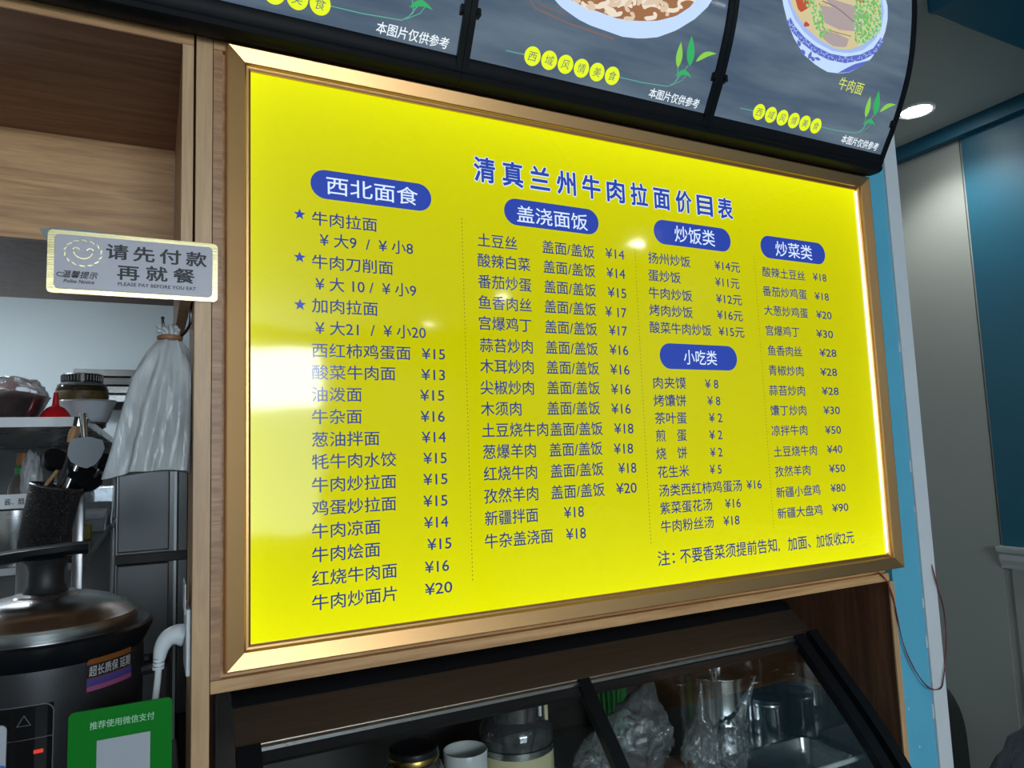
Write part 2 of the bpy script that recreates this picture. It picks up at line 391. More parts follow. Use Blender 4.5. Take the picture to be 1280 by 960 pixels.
# moulding profile: (distance from the picture edge outward, y)
mould = [(0, -.0003), (0, -.004), (.0035, -.006), (.0072, -.0062), (.0085, -.0105), (.0105, -.0125), (.0360, -.0185), (.0383, -.0178), (.040, -.012), (.040, -.0003)]
def bar(side):
    t = MB(); co = []
    for end in (0, 1):
        for d, y in mould:
            k = d / .040
            dl, dr, db, dt = d * (-OX0 / .040), d * ((OX1 - BW) / .040), d * ((ZB - OZ0) / .040), d * ((OZ1 - ZT) / .040)
            c = {'t': [(-dl, ZT + dt), (BW + dr, ZT + dt)], 'b': [(-dl, ZB - db), (BW + dr, ZB - db)],
                 'l': [(-dl, ZB - db), (-dl, ZT + dt)], 'r': [(BW + dr, ZB - db), (BW + dr, ZT + dt)]}[side][end]
            co.append((c[0], y, c[1]))
    n = len(mould)
    t.verts(co, [(i, (i + 1) % n, n + (i + 1) % n, n + i) for i in range(n)] + [tuple(range(n)), tuple(range(n, 2 * n))])
    bmesh.ops.recalc_face_normals(t.bm, faces=t.bm.faces[:])
    return t.build('frame_bar', M_gold, board)
for sd in 'tblr': bar(sd)
# backlit acrylic panel: edge lit, brighter towards its rim
mp_ = principled('backlit_yellow_acrylic', (.02, .02, .0), .06, spec=.5)
nt = mp_.node_tree; N = nt.nodes; L = nt.links; b = N['Principled BSDF']
ge = N.new('ShaderNodeNewGeometry'); sx = N.new('ShaderNodeSeparateXYZ'); L.new(ge.outputs['Position'], sx.inputs[0])
def math_(op, a, b_=None, c=None, clamp=False):
    n = N.new('ShaderNodeMath'); n.operation = op; n.use_clamp = clamp
    for i, v in enumerate((a, b_, c)):
        if v is None: continue
        if isinstance(v, (int, float)): n.inputs[i].default_value = v
        else: L.new(v, n.inputs[i])
    return n.outputs[0]
dx = math_('MINIMUM', sx.outputs[0], math_('SUBTRACT', BW, sx.outputs[0]))
db = math_('SUBTRACT', sx.outputs[2], ZB); dt = math_('SUBTRACT', ZT, sx.outputs[2])
ez = math_('ADD', math_('EXPONENT', math_('MULTIPLY', db, -6.5)), math_('EXPONENT', math_('MULTIPLY', dt, -9)))
ex = math_('MULTIPLY', math_('EXPONENT', math_('MULTIPLY', dx, -22)), .35)
fac = math_('MULTIPLY_ADD', math_('ADD', ez, ex), .42, 0.0, True)
mx = N.new('ShaderNodeMix'); mx.data_type = 'RGBA'; mx.inputs[6].default_value = (.535, .525, .0, 1); mx.inputs[7].default_value = (1.28, 1.33, .0, 1)
L.new(fac, mx.inputs[0]); L.new(mx.outputs[2], b.inputs['Emission Color']); b.inputs['Emission Strength'].default_value = 1
add_wavy(mp_, .10)
MB().box(0, BW, 0, .004, ZB, ZT).build('light_panel', mp_, board)
M_led = glow('white_led_edge_glow', (1, 1, .85), 1.8)
e = MB(); e.box(BW - .004, BW - .0005, -.004, -.0005, ZB + .004, ZT - .004); pass
e.build('light_edge', M_led, board, label='white glowing edge')
M_bink = glow('blue_print', (.020, .040, .20), .8, base=(.015, .025, .10), rough=.11); add_wavy(M_bink, .10)
M_badge = glow('blue_badge_print', (.020, .045, .30), 1.0, base=(.015, .03, .16), rough=.11); add_wavy(M_badge, .10)
M_wprint = glow('white_print', (.62, .74, .95), 1.0, base=(.2, .2, .2), rough=.11)
fb = lambda k: (lambda u, v: (u, -k, v))
def bx(px, py): p = at(px, py, y=0); return p.x, p.z
def words(name, s, xl, yl, xr, yr, em, mat=None, k=.0006, bold=0, parent=None):
    a = bx(xl, yl); c = bx(xr, yr); t = MB()
    add_text(t, s, fb(k), a[0], c[0], (a[1] + c[1]) / 2, em, bold)
    return t.build(name, mat or M_bink, parent or board)
def badge(s, bl, br, tl, tr, h, em):
    a = bx(*bl); c = bx(*br); zc = (a[1] + c[1]) / 2
    t = MB(); flat(t, capsule(a[0], c[0], zc - h / 2, zc + h / 2), fb(.0005))
    o = t.build('heading_badge', M_badge, board)
    words('heading_text', s, *tl, *tr, em, M_wprint, .0010, .006, parent=o)
badge('西北面食', (388, 230), (539, 247), (408, 233), (522, 245), .052, .0355)
badge('盖浇面饭', (630, 264), (748, 278), (646, 268.6), (734, 277), .054, .0370)
badge('炒饭类', (817, 290), (913, 300), (843, 292.5), (893, 298), .055, .0400)
badge('小吃类', (824.5, 445), (921, 448), (854.5, 447), (895.5, 447), .056, .0350)
badge('炒菜类', (950.5, 308.7), (1031, 317), (969, 311), (1014.5, 316), .055, .0400)
a = bx(592.7, 212); c = bx(914.7, 261); zc = (a[1] + c[1]) / 2
ttl = '清真兰州牛肉拉面价目表'; n = len(ttl); pitch = (c[0] - a[0] + .018) / n
t = MB(); t2 = MB(); ang = 0
for i, chh in enumerate(ttl):
    add_text(t, chh, fb(.0012), a[0] + i * pitch, a[0] + i * pitch + pitch - .018, zc, .053, .026)
    add_text(t2, chh, fb(.0008), a[0] + i * pitch, a[0] + i * pitch + pitch - .018, zc, .053, .062)
o = t.build('title_text', M_badge, board); t2.build('title_outline', M_wprint, o, label='white outline of the blue title')
ROWS = [  # (text, left px, y, right px, y) measured on the photograph's board plane; em height per column
(.0270, [('牛肉拉面', 390, 273, 471, 281), ('¥ 大9  /  ¥ 小8', 399.5, 299, 516, 311), ('牛肉刀削面', 390, 327, 491, 335), ('¥ 大 10 /  ¥ 小9', 394, 354, 520, 363.5),
 ('加肉拉面', 390, 382, 472, 386), ('¥ 大21  /  ¥ 小20', 394, 409, 532, 416), ('西红柿鸡蛋面', 390, 438, 513, 441), ('酸菜牛肉面', 390, 465, 494, 467), ('油泼面', 390, 493, 452, 493),
 ('牛杂面', 390, 521, 452, 520.5), ('葱油拌面', 390, 549, 474, 548), ('牦牛肉水饺', 390, 577, 495, 574), ('牛肉炒拉面', 390, 606, 495, 601.7), ('鸡蛋炒拉面', 390, 635, 495, 629.3),
 ('牛肉凉面', 390, 663, 475, 659), ('牛肉烩面', 390, 692, 475, 688), ('红烧牛肉面', 390, 722, 496, 714), ('牛肉炒面片', 390, 752, 496, 743),
 ('¥15', 527, 442, 556, 442), ('¥13', 526.5, 468, 556, 468), ('¥15', 525, 493.7, 555, 493.7), ('¥16', 525.6, 520, 555.6, 520), ('¥14', 527, 546, 557, 545.6), ('¥15', 529, 572.5, 558, 571.5),
 ('¥15', 529, 599, 559, 597.5), ('¥15', 529, 626, 559, 624.5), ('¥14', 530, 653, 560, 651), ('¥15', 534, 680, 564, 678), ('¥16', 531, 708.5, 561, 706), ('¥20', 531, 736, 565, 733)]),
(.0290, [('土豆丝', 597, 300.4, 646, 303.7), ('酸辣白菜', 597, 326, 662.4, 330), ('番茄炒蛋', 597.4, 352, 663.8, 356), ('鱼香肉丝', 598, 378.3, 664, 381), ('宫爆鸡丁', 598.6, 404, 664, 406.4),
 ('蒜苔炒肉', 599.7, 431.7, 665.5, 433), ('木耳炒肉', 600, 458, 666.6, 458.4), ('尖椒炒肉', 600.4, 484.5, 667, 484.5), ('木须肉', 601, 511, 651.4, 510.7), ('土豆烧牛肉', 602.4, 537.8, 684.7, 536.5),
 ('葱爆羊肉', 603.6, 564.7, 669.5, 563), ('红烧牛肉', 604.5, 592, 671, 590), ('孜然羊肉', 604.8, 619.8, 672.4, 617), ('新疆拌面', 606, 647.5, 672.4, 644), ('牛杂盖浇面', 606, 676, 690.8, 670)]
 + [('盖面/盖饭', x0, y0, x1, y1) for x0, y0, x1, y1 in [(677.6, 309, 742.6, 314.4), (679, 334, 743.7, 338), (680, 359, 744.5, 362), (680.4, 383, 745, 386.7), (681, 408.7, 746, 411), (682, 434, 747, 436),
    (683, 459, 748.5, 460.5), (683.8, 484.5, 749.4, 485), (684, 510.2, 749.6, 510), (687.6, 536.4, 753, 535.6), (686.7, 562, 752.6, 560.5), (688, 588.3, 754, 586.2), (688.7, 615, 755.5, 612)]]
 + [('¥14', 756.6, 316, 780, 318), ('¥14', 758, 340.5, 781, 342), ('¥15', 759.4, 365, 782.5, 366), ('¥ 17', 756.6, 389.3, 782.8, 390.3), ('¥17', 761, 412.5, 783.6, 413.3), ('¥16', 761.7, 436.8, 785, 437), ('¥16', 762.5, 461.4, 786.4, 461.6),
    ('¥16', 763.7, 486, 787.6, 486), ('¥16', 764, 510.5, 788, 510.2), ('¥18', 767.5, 535.2, 791.4, 535), ('¥18', 767, 560.4, 791, 560), ('¥18', 772.7, 584.8, 795, 584), ('¥20', 770, 610, 795.5, 609),
    ('¥18', 704.8, 640, 729.6, 639), ('¥18', 707.4, 667, 732, 665.5)]),
(.0275, [('扬州炒饭', 810, 322.5, 862.5, 327), ('蛋炒饭', 810, 344.2, 850.5, 347), ('牛肉炒饭', 810.8, 366.5, 864.8, 369.3), ('烤肉炒饭', 811.5, 388, 865.5, 390), ('酸菜牛肉炒饭', 812, 409, 889, 413),
 ('¥14元', 893, 331, 924.5, 334.5), ('¥11元', 893.8, 352, 923.8, 354.5), ('¥12元', 895, 373, 927, 375), ('¥16元', 896, 393, 928, 395), ('¥15元', 898, 413.5, 930, 415.7),
 ('肉夹馍', 816.5, 478.5, 857, 478.6), ('烤馕饼', 816.8, 500.6, 857.4, 500.6), ('茶叶蛋', 818.4, 522.6, 858, 522.3), ('煎　蛋', 819.8, 544.4, 858, 543.9), ('烧　饼', 820, 566.6, 858.5, 566), ('花生米', 822, 589.5, 861, 588.8),
 ('汤类西红柿鸡蛋汤', 823.6, 612.4, 927, 607.5), ('紫菜蛋花汤', 825, 634.6, 890, 631), ('牛肉粉丝汤', 826, 657.6, 891.8, 653),
 ('¥ 8', 881, 479.5, 897.5, 479.5), ('¥ 8', 884, 500.7, 900, 500.6), ('¥ 2', 886, 521.8, 902.4, 521.7), ('¥ 2', 886.4, 543.2, 902.4, 543), ('¥ 2', 887.5, 564.9, 902.6, 564.7), ('¥ 5', 887, 586.3, 901.5, 586),
 ('¥16', 933, 605.5, 951.6, 604.6), ('¥16', 906, 629, 925.6, 628), ('¥18', 904, 650.6, 924, 649.6)]),
(.0265, [('酸辣土豆丝', 952.8, 340, 1005.8, 344.5), ('番茄炒鸡蛋', 953, 363.8, 1008, 368), ('大葱炒鸡蛋', 955, 388, 1009.5, 391.2), ('宫爆鸡丁', 957, 413, 998.8, 415), ('鱼香肉丝', 959.5, 438, 1002, 439.4),
 ('青椒炒肉', 960.5, 463, 1004, 463.7), ('蒜苔炒肉', 961, 488, 1005.8, 488.4), ('馕丁炒肉', 962.7, 513, 1007.4, 512.8), ('凉拌牛肉', 964, 538.2, 1008.8, 537.6), ('土豆烧牛肉', 966.8, 564.2, 1020.7, 563),
 ('孜然羊肉', 968.4, 589, 1012.5, 587.9), ('新疆小盘鸡', 970, 615, 1025, 612.6), ('新疆大盘鸡', 971.7, 641, 1027.7, 638),
 ('¥18', 1015.8, 345.7, 1032.5, 347), ('¥18', 1018, 369.6, 1035.5, 371), ('¥20', 1020, 393, 1039, 394), ('¥30', 1020, 416.7, 1040.8, 417.6), ('¥28', 1024, 440.5, 1045, 441), ('¥28', 1025, 464.6, 1045.8, 464.8), ('¥28', 1027, 488.5, 1047.8, 488.6),
 ('¥30', 1029, 512.6, 1049.4, 512.4), ('¥50', 1031, 537.2, 1050.7, 536.8), ('¥40', 1033.4, 561.4, 1052.3, 560.8), ('¥50', 1036, 585.5, 1056, 584.6), ('¥80', 1038, 610, 1056.4, 608.8), ('¥90', 1040, 634.8, 1060, 633.3)]),
(.0330, [('注：', 822, 698.5, 843, 696), ('不要香菜须提前告知,', 850, 695, 974, 681), ('加面、', 984.5, 680.5, 1013, 676.5), ('加饭收2元', 1020, 676.5, 1067, 671)])]
for em, rows in ROWS:
    for (s, x0, y0, x1, y1) in rows:
        words('price_text' if s[0] == '¥' and '/' not in s else 'menu_text', s, x0, y0, x1, y1, em, bold=.011)
for (px, py) in ((374.5, 268), (374.5, 321.7), (375, 381)):
    cx, cz = bx(px, py); t = MB()
    flat(t, [(cx + (.0105 if i % 2 == 0 else .0044) * math.sin(i * PI / 5), cz + (.0105 if i % 2 == 0 else .0044) * math.cos(i * PI / 5)) for i in range(10)], fb(.0006))
    t.build('star', M_badge, board)
M_dot = glow('olive_dot_print', (.16, .17, .02), 1, base=(.03, .03, .01))
for (xx, z0, z1) in ((.378, 2.002, 1.332), (.777, 1.981, 1.365), (1.122, 2.0, 1.364)):
    t = MB(); z = z0
    while z > z1: t.verts([(xx - .0008, -.0005, z), (xx + .0008, -.0005, z), (xx + .0008, -.0005, z - .0032), (xx - .0008, -.0005, z - .0032)], [(0, 1, 2, 3)]); z -= .0075
    t.build('dotted_line', M_dot, board)['kind'] = 'stuff'

# ------------------------------------------------------------------ curved lightboxes above the board
ctrl = [(-.063, 2.287), (-.080, 2.316), (-.097, 2.345), (-.135, 2.423), (-.158, 2.488), (-.172, 2.553), (-.182, 2.628), (-.184, 2.70), (-.178, 2.74)]
gp = [tuple(v) for v in smooth_pts([Vector((y, z)) for y, z in ctrl], 8)]
arc = [0]
for p, q in zip(gp, gp[1:]): arc.append(arc[-1] + math.dist(p, q))
def surf(k):
    def f(x, s):
        i = 0
        while i < len(arc) - 2 and arc[i + 1] < s: i += 1
        t = (s - arc[i]) / (arc[i + 1] - arc[i]); y = gp[i][0] + (gp[i + 1][0] - gp[i][0]) * t; z = gp[i][1] + (gp[i + 1][1] - gp[i][1]) * t
        dy, dz = gp[i + 1][0] - gp[i][0], gp[i + 1][1] - gp[i][1]; l = math.hypot(dy, dz)
        return (x, y - dz / l * k, z + dy / l * k)
    return f
def onscreen(px, py):
    d = ray(px, py)
    for i in range(len(gp) - 1):
        (y0, z0), (y1, z1) = gp[i], gp[i + 1]; ey, ez = y1 - y0, z1 - z0
        den = d.y * ez - d.z * ey
        if abs(den) < 1e-9: continue
        t = ((y0 - CAM.y) * ez - (z0 - CAM.z) * ey) / den; u = ((y0 - CAM.y) * d.z - (z0 - CAM.z) * d.y) / den
        if t > 0 and -1e-6 <= u <= 1 + 1e-6: return CAM.x + d.x * t, arc[i] + (arc[i + 1] - arc[i]) * u
    return None
SMAX = arc[-1]
EX = [-.807, -.222, .363, .950, 1.537]
M_sblack = glow('backlit_dark_slate_print', (.075, .105, .135), 1, base=(.02, .02, .02), rough=.10)
nt2 = M_sblack.node_tree; N2 = nt2.nodes
ge2 = N2.new('ShaderNodeNewGeometry'); mp2 = N2.new('ShaderNodeMapping'); mp2.inputs['Scale'].default_value = (1.2, 1, 9); n2 = N2.new('ShaderNodeTexNoise'); n2.inputs['Scale'].default_value = 3.0; n2.inputs['Detail'].default_value = 7
cr2 = N2.new('ShaderNodeValToRGB'); cr2.color_ramp.elements[0].position = .35; cr2.color_ramp.elements[1].position = .72
cr2.color_ramp.elements[0].color = (.060, .095, .150, 1); cr2.color_ramp.elements[1].color = (.130, .180, .230, 1)
nt2.links.new(ge2.outputs['Position'], mp2.inputs[0]); nt2.links.new(mp2.outputs[0], n2.inputs['Vector']); nt2.links.new(n2.outputs[0], cr2.inputs[0]); nt2.links.new(cr2.outputs[0], N2['Principled BSDF'].inputs['Emission Color'])
def pm(name, c, s=1): return glow(name, c, s, base=(.03, .03, .03), rough=.10)
P_yel = pm('print_yellow', (.80, .95, .005)); P_dk = pm('print_slate', (.10, .16, .16)); P_grn = pm('print_green', (.03, .42, .12)); P_lgrn = pm('print_lime', (.25, .62, .07))
P_line = pm('print_teal_line', (.10, .42, .30)); P_wht = pm('print_white', (.85, .95, 1)); P_bowl = pm('print_bowl_white', (.55, .72, 1.0)); P_bblue = pm('print_bowl_blue', (.10, .14, .55))
P_shade = pm('print_bowl_shade', (.36, .50, .85)); P_nood = pm('print_noodle', (.72, .56, .40)); P_nood2 = pm('print_noodle_pale', (.85, .74, .60)); P_sauce = pm('print_sauce', (.34, .14, .05)); P_broth = pm('print_broth', (.66, .55, .30))
P_meat = pm('print_meat', (.42, .34, .34)); P_meat2 = pm('print_meat_edge', (.20, .12, .12)); P_red = pm('print_red', (.50, .07, .03)); P_veg = pm('print_spring_onion', (.16, .48, .12)); P_tray = pm('print_tray_line', (.22, .12, .10)); P_plum = pm('print_tray', (.085, .085, .115))
# measure the recurring footer once, on the right-hand lightbox
def leafpts(base, tip, wd, bend=0, n=9):
    bx_, by_ = base; tx, ty = tip; dx_, dy_ = tx - bx_, ty - by_; L_ = math.hypot(dx_, dy_); nx, ny = -dy_ / L_, dx_ / L_; a_ = []; b_ = []
    for i in range(n):
        u = i / (n - 1); c_ = bend * math.sin(PI * u); h = wd * math.sin(PI * u ** .8) / 2
        a_.append((bx_ + dx_ * u + nx * (c_ + h), by_ + dy_ * u + ny * (c_ + h))); b_.append((bx_ + dx_ * u + nx * (c_ - h), by_ + dy_ * u + ny * (c_ - h)))
    return a_ + b_[::-1][1:-1]
def footer(par, ox):
    """footer of every lightbox: six discs on a line, sprig of leaves, small white caption"""
    o_ = lambda px, py: (lambda q: (q[0] - EX[3] + ox, q[1]))(onscreen(px, py))
    cs = [o_(*p) for p in ((948.5, 140), (963, 144), (977.5, 147.5), (991.5, 150.5), (1005.5, 153.5), (1019.5, 157))]
    t = MB(); strip(t, [o_(925, 135), cs[0]], .0016, surf(.0008)); t.build('stem_line', P_line, par); t = MB(); strip(t, [cs[-1], o_(1045, 163), o_(1070, 166.5), o_(1076, 163), o_(1083, 155), o_(1092, 144)], .0016, surf(.0008))
    strip(t, [o_(1078, 161.5), o_(1080, 159), o_(1082, 146)], .0016, surf(.0008)); strip(t, [o_(1073, 165.5), o_(1084, 160), o_(1089, 154)], .0012, surf(.0008)); t.build('stem_line', P_line, par)
    d = (cs[-1][0] - cs[0][0]) / 5; s0 = sum(c_[1] for c_ in cs) / 6
    for i, chh in enumerate('西域风情美食'):
        cx_ = cs[0][0] + d * i; t = MB(); flat(t, [(cx_ + d * .47 * math.cos(a * PI / 12), s0 + d * .47 * math.sin(a * PI / 12)) for a in range(24)], surf(.0012)); q = t.build('disc', P_yel, par)
        t = MB(); add_text(t, chh, surf(.0020), cx_ - d * .24, cx_ + d * .24, s0, d * .52, 0, .15); t.build('disc_text', P_dk, q)
    for (a_, b_, wd, bend, m) in (((1081.5, 147), (1087.5, 120), .016, 0, P_lgrn), ((1093, 145), (1098, 113), .020, 0, P_grn), ((1099, 140), (1119.5, 131), .011, .006, P_lgrn), ((1078, 155.5), (1093.5, 157), .010, .009, P_grn)):
        t = MB(); flat(t, leafpts(o_(*a_), o_(*b_), wd, bend), surf(.0014)); t.build('leaf', m, par)
    a_ = o_(1052, 173); c_ = o_(1097, 184); t = MB(); add_text(t, '本图片仅供参考', surf(.0012), a_[0], c_[0], .0155, .021, .012, .12); t.build('caption_text', P_wht, par)
def tube_mesh_cap(x0, x1):
    pr_ = [(y - .012 * 0, z) for y, z in gp]
    return pr_
names = ['leftmost curved menu lightbox, mostly beyond the picture edge', 'curved menu lightbox above the left part of the yellow board', 'middle curved menu lightbox showing a white plate of noodles',
         'rightmost curved menu lightbox showing a blue and white bowl of noodle soup']
boxes = []
for i in range(4):
    x0, x1 = EX[i], EX[i + 1]
    lb = empty('curved_lightbox', ((x0 + x1) / 2, 0, 2.26), names[i], 'lightbox', 'curved menu lightboxes'); boxes.append(lb)
    body = [(.015, 2.2645), (-.034, 2.2655), (-.044, 2.2685), (-.0495, 2.274), (-.058, 2.281)] if False else [(.018, 2.2625), (-.020, 2.2480), (-.046, 2.2470), (-.054, 2.2500), (-.058, 2.2570), (-.056, 2.262), (-.0585, 2.266), (-.063, 2.278), (-.0625, 2.286)]
    MB().extrude_x(body + [(y + .012, z) for y, z in gp[1:]] + [(.018, 2.74)], x0 + .0004, x1 - .0004).build('housing', M_house, lb, smooth=30)
    t = MB(); g2 = gp[:]; nn = len(g2)
    t.verts([(x0 + .012, *g) for g in g2] + [(x1 - .012, *g) for g in g2], [(k, nn + k, nn + k + 1, k + 1) for k in range(nn - 1)])
    t.build('glass_panel', M_sblack, lb, smooth=True)
    for xa, xb in ((x0 + .0005, x0 + .0125), (x1 - .0125, x1 - .0005)):
        outer = [(y - .006, z - .002) for y, z in gp]; inner = [(y + .008, z + .002) for y, z in gp][::-1]
        MB().extrude_x([(-.057, 2.262)] + outer + inner, xa, xb).build('side_rib', M_black, lb, smooth=30)
        c_ = surf(0)(0, .075); s_ = 1 if xa < x0 + .005 else -1
        MB().box((xb if s_ > 0 else xa) - .001, (xb if s_ > 0 else xa) + .0055 * s_ + .001 * s_, c_[1] - .010, c_[1] + .004, c_[2] - .008, c_[2] + .006).build('clip', M_black, lb)
    footer(lb, x0)
# --- plate of noodles on the middle lightbox
lb = boxes[2]; on = onscreen
f_ = surf
t = MB(); strip(t, [on(663, 0), on(668, 10), on(710, 29), on(768, 49)], .003, f_(.0006)); strip(t, [on(672, 0), on(676, 6), on(705, 18)], .002, f_(.0006)); t.build('tray_outline', P_tray, lb)
top = SMAX - .002
def clip(p): return (p[0], min(p[1], top))
def outline(pxs): return [clip(onscreen(*p)) for p in pxs]
o1 = [(690, -4), (700, 8), (722, 24), (750, 38), (778, 46), (800, 48.5), (822, 46.5), (845, 38), (868, 24), (884, 9), (892, -4)]
c0 = on(795, -15)
t = MB(); flatc(t, outline(o1) + [on(892, -18), on(690, -18)], f_(.0010)); bowl = t.build('bowl_picture', P_bowl, lb)
i1 = [(706, -4), (722, 5), (745, 15), (770, 23), (795, 26.5), (822, 26), (845, 20), (862, 9), (872, -4)]
t = MB(); flatc(t, outline(i1) + [on(872, -18), on(706, -18)], f_(.0016)); t.build('sauce_print', P_sauce, bowl)
t = MB(); t2 = MB(); rnd = random.Random(5)
for k in range(46):
    px = rnd.uniform(722, 858); py = rnd.uniform(-12, 19 - abs(px - 795) * .14); a = rnd.uniform(0, 2 * PI); pts = []
    for j in range(9):
        pts.append((px, py)); px += 3.4 * math.cos(a); py += 1.9 * math.sin(a); a += rnd.uniform(.15, .55)
        py = min(py, 24 - ((px - 795) / 74) ** 2 * 22); px = min(max(px, 716), 866)
    P_ = [on(*p) for p in pts]
    strip(t if k % 2 else t2, P_, [.003 if j in (0, 8) else .0078 for j in range(9)], f_(.0022 + k * .00005))
a_ = t.build('noodle_print', P_nood, bowl); a_['kind'] = 'stuff'; a_ = t2.build('noodle_print', P_nood2, bowl); a_['kind'] = 'stuff'
# --- blue and white bowl on the right lightbox
lb = boxes[3]
t = MB(); flatc(t, [on(*p) for p in [(976, -10), (979, 8), (984, 28), (992, 48), (1004, 68), (1020, 82), (1034, 90), (1046, 92), (1060, 91), (1074, 84), (1088, 74), (1098, 60), (1106, 40), (1109, 25), (1109, 8), (1104, -10)]], f_(.0010)); bowl = t.build('bowl_picture', P_bowl, lb)
t = MB(); strip(t, [on(*p) for p in [(985, 24), (991, 36), (1003, 50), (1018, 62), (1036, 71), (1056, 75), (1076, 72), (1092, 64), (1102, 50)]], .014, f_(.0014)); t.build('pattern_band', P_bblue, bowl)
t = MB()
bandp = smooth_pts([Vector(on(*p)) for p in [(985, 24), (991, 36), (1003, 50), (1018, 62), (1036, 71), (1056, 75), (1076, 72), (1092, 64), (1102, 50)]], 5)
for k, p in enumerate(bandp):
    rr = .0034; s_ = .0022 * (1 if k % 2 else -1)
    strip(t, [(p.x + rr * math.cos(a), p.y + s_ + rr * math.sin(a)) for a in [j * PI / 5 + k for j in range(7)]], .0011, f_(.0018))
t.build('pattern_scroll', P_bowl, bowl)
for (a_, b_, wd) in (((1000, 58), (996, 50), .010), ((1006, 68), (1000, 62), .010), ((1010, 74), (1014, 64), .010), ((1018, 76), (1012, 71), .009), ((1025, 75), (1017, 72), .007)): t = MB(); flatc(t, leafpts(on(*a_), on(*b_), wd), f_(.0014), .0015); t.build('leaf_print', P_bblue, bowl)
t = MB(); flatc(t, [on(*p) for p in [(1046, 91.5), (1056, 86), (1068, 80), (1080, 77), (1086, 75.5), (1076, 83), (1060, 90.5)]], f_(.0014), .0015); t.build('flower_print', P_bblue, bowl)
t = MB(); flatc(t, [on(*p) for p in [(981, -10), (985, 6), (992, 24), (1004, 40), (1020, 54), (1040, 64), (1060, 67), (1078, 63), (1093, 50), (1101, 34), (1104, 16), (1100, -10)]], f_(.0020)); rim = t.build('rim_print', P_shade, bowl)
t = MB(); flatc(t, [on(*p) for p in [(984, -10), (989, 8), (998, 24), (1010, 38), (1026, 52), (1044, 61), (1060, 62.5), (1076, 57), (1090, 45), (1098, 30), (1100, 14), (1096, -10)]], f_(.0026)); t.build('broth_print', P_broth, bowl)
for poly in ([(990, -10), (996, 12), (1000, 16), (1010, 10), (1008, -10)], [(1003, 30), (1006, 27), (1011, 30), (1009, 35), (1004, 34)], [(1064, -10), (1070, 6), (1080, 4), (1084, -10)]): t = MB(); flatc(t, [on(*p) for p in poly], f_(.0032)); t.build('chilli_print', P_red, bowl)

for poly in ([(1024, 6), (1040, 10), (1062, 20), (1078, 30), (1070, 40), (1048, 38), (1030, 30), (1022, 18)], [(1028, -4), (1048, 6), (1066, 8), (1082, 18), (1072, 28), (1054, 18), (1036, 8)], [(1022, 36), (1044, 42), (1060, 48), (1056, 60), (1040, 58), (1028, 50)]): t = MB(); flatc(t, [on(*p) for p in poly], f_(.0034)); t.build('meat_print', P_meat, bowl)
t = MB(); strip(t, [on(*p) for p in [(1026, 2), (1042, 9), (1054, 18), (1064, 27), (1073, 30), (1084, 20)]], .0022, f_(.0040)); strip(t, [on(*p) for p in [(1022, 34), (1040, 40), (1062, 46)]], .0016, f_(.0040)); t.build('meat_edge_print', P_meat2, bowl)
t = MB(); t2 = MB()
for k in range(700):
    if k % 4: px = rnd.uniform(1066, 1099); py = rnd.uniform(-8, 58 - abs(px - 1074) * .7)
    else: px = rnd.gauss(1013, 6); py = rnd.uniform(-8, 48) ; px += py * .25
    if px < 1000 + py * .5: continue
    p = on(px, py); r = rnd.uniform(.0018, .0042); a0 = rnd.random() * 6
    flat(t if k % 3 else t2, [(p[0] + r * math.cos(a0 + a * 1.3), p[1] + r * math.sin(a0 + a * 1.3)) for a in range(5)], f_(.0044 + (k % 9) * .0001))
a_ = t.build('spring_onion_print', P_veg, bowl); a_['kind'] = 'stuff'; a_ = t2.build('spring_onion_print', pm('print_onion_pale', (.45, .68, .35)), bowl); a_['kind'] = 'stuff'
a_ = on(1049, 102); c_ = on(1078, 113); t = MB(); add_text(t, '牛肉面', f_(.0012), a_[0], c_[0], (a_[1] + c_[1]) / 2, .030, 0, .12); t.build('dish_name_text', pm('print_lime_yellow', (.70, .80, .10)), lb)

# ------------------------------------------------------------------ ceiling lamps
M_lamp = glow('lamp_diffuser', (1, 1, .96), 50)
for i, (x, y, lab) in enumerate([(2.33, .34, 'round recessed ceiling lamp right of the curved lightboxes'), (2.34, -2.04, 'recessed ceiling lamp behind the camera, nearest one'), (2.16, -3.45, 'recessed ceiling lamp behind the camera, middle one'), (2.0, -4.54, 'recessed ceiling lamp behind the camera, farthest one')]):
    l = empty('ceiling_lamp', (x, y, ZC), lab, 'lamp', 'recessed ceiling lamps')
    MB().lathe((x, y, ZC - .008), [(.050, .002), (.058, 0), (.062, .003), (.062, .008), (.050, .008)], 36, cap=False).build('ring', M_white, l, smooth=True)
    MB().lathe((x, y, ZC - .005), [(0, 0), (.052, 0), (.052, .004), (0, .004)], 36).build('diffuser', M_lamp, l)
    pl = bpy.data.lights.new('lamp_light', 'SPOT'); pl.energy = 22; pl.spot_size = 2.4; pl.spot_blend = .6; pl.shadow_soft_size = .05; pl.color = (1, .98, .93)
    po = bpy.data.objects.new('lamp_light', pl); COL.objects.link(po); po.location = (x, y, ZC - .03)

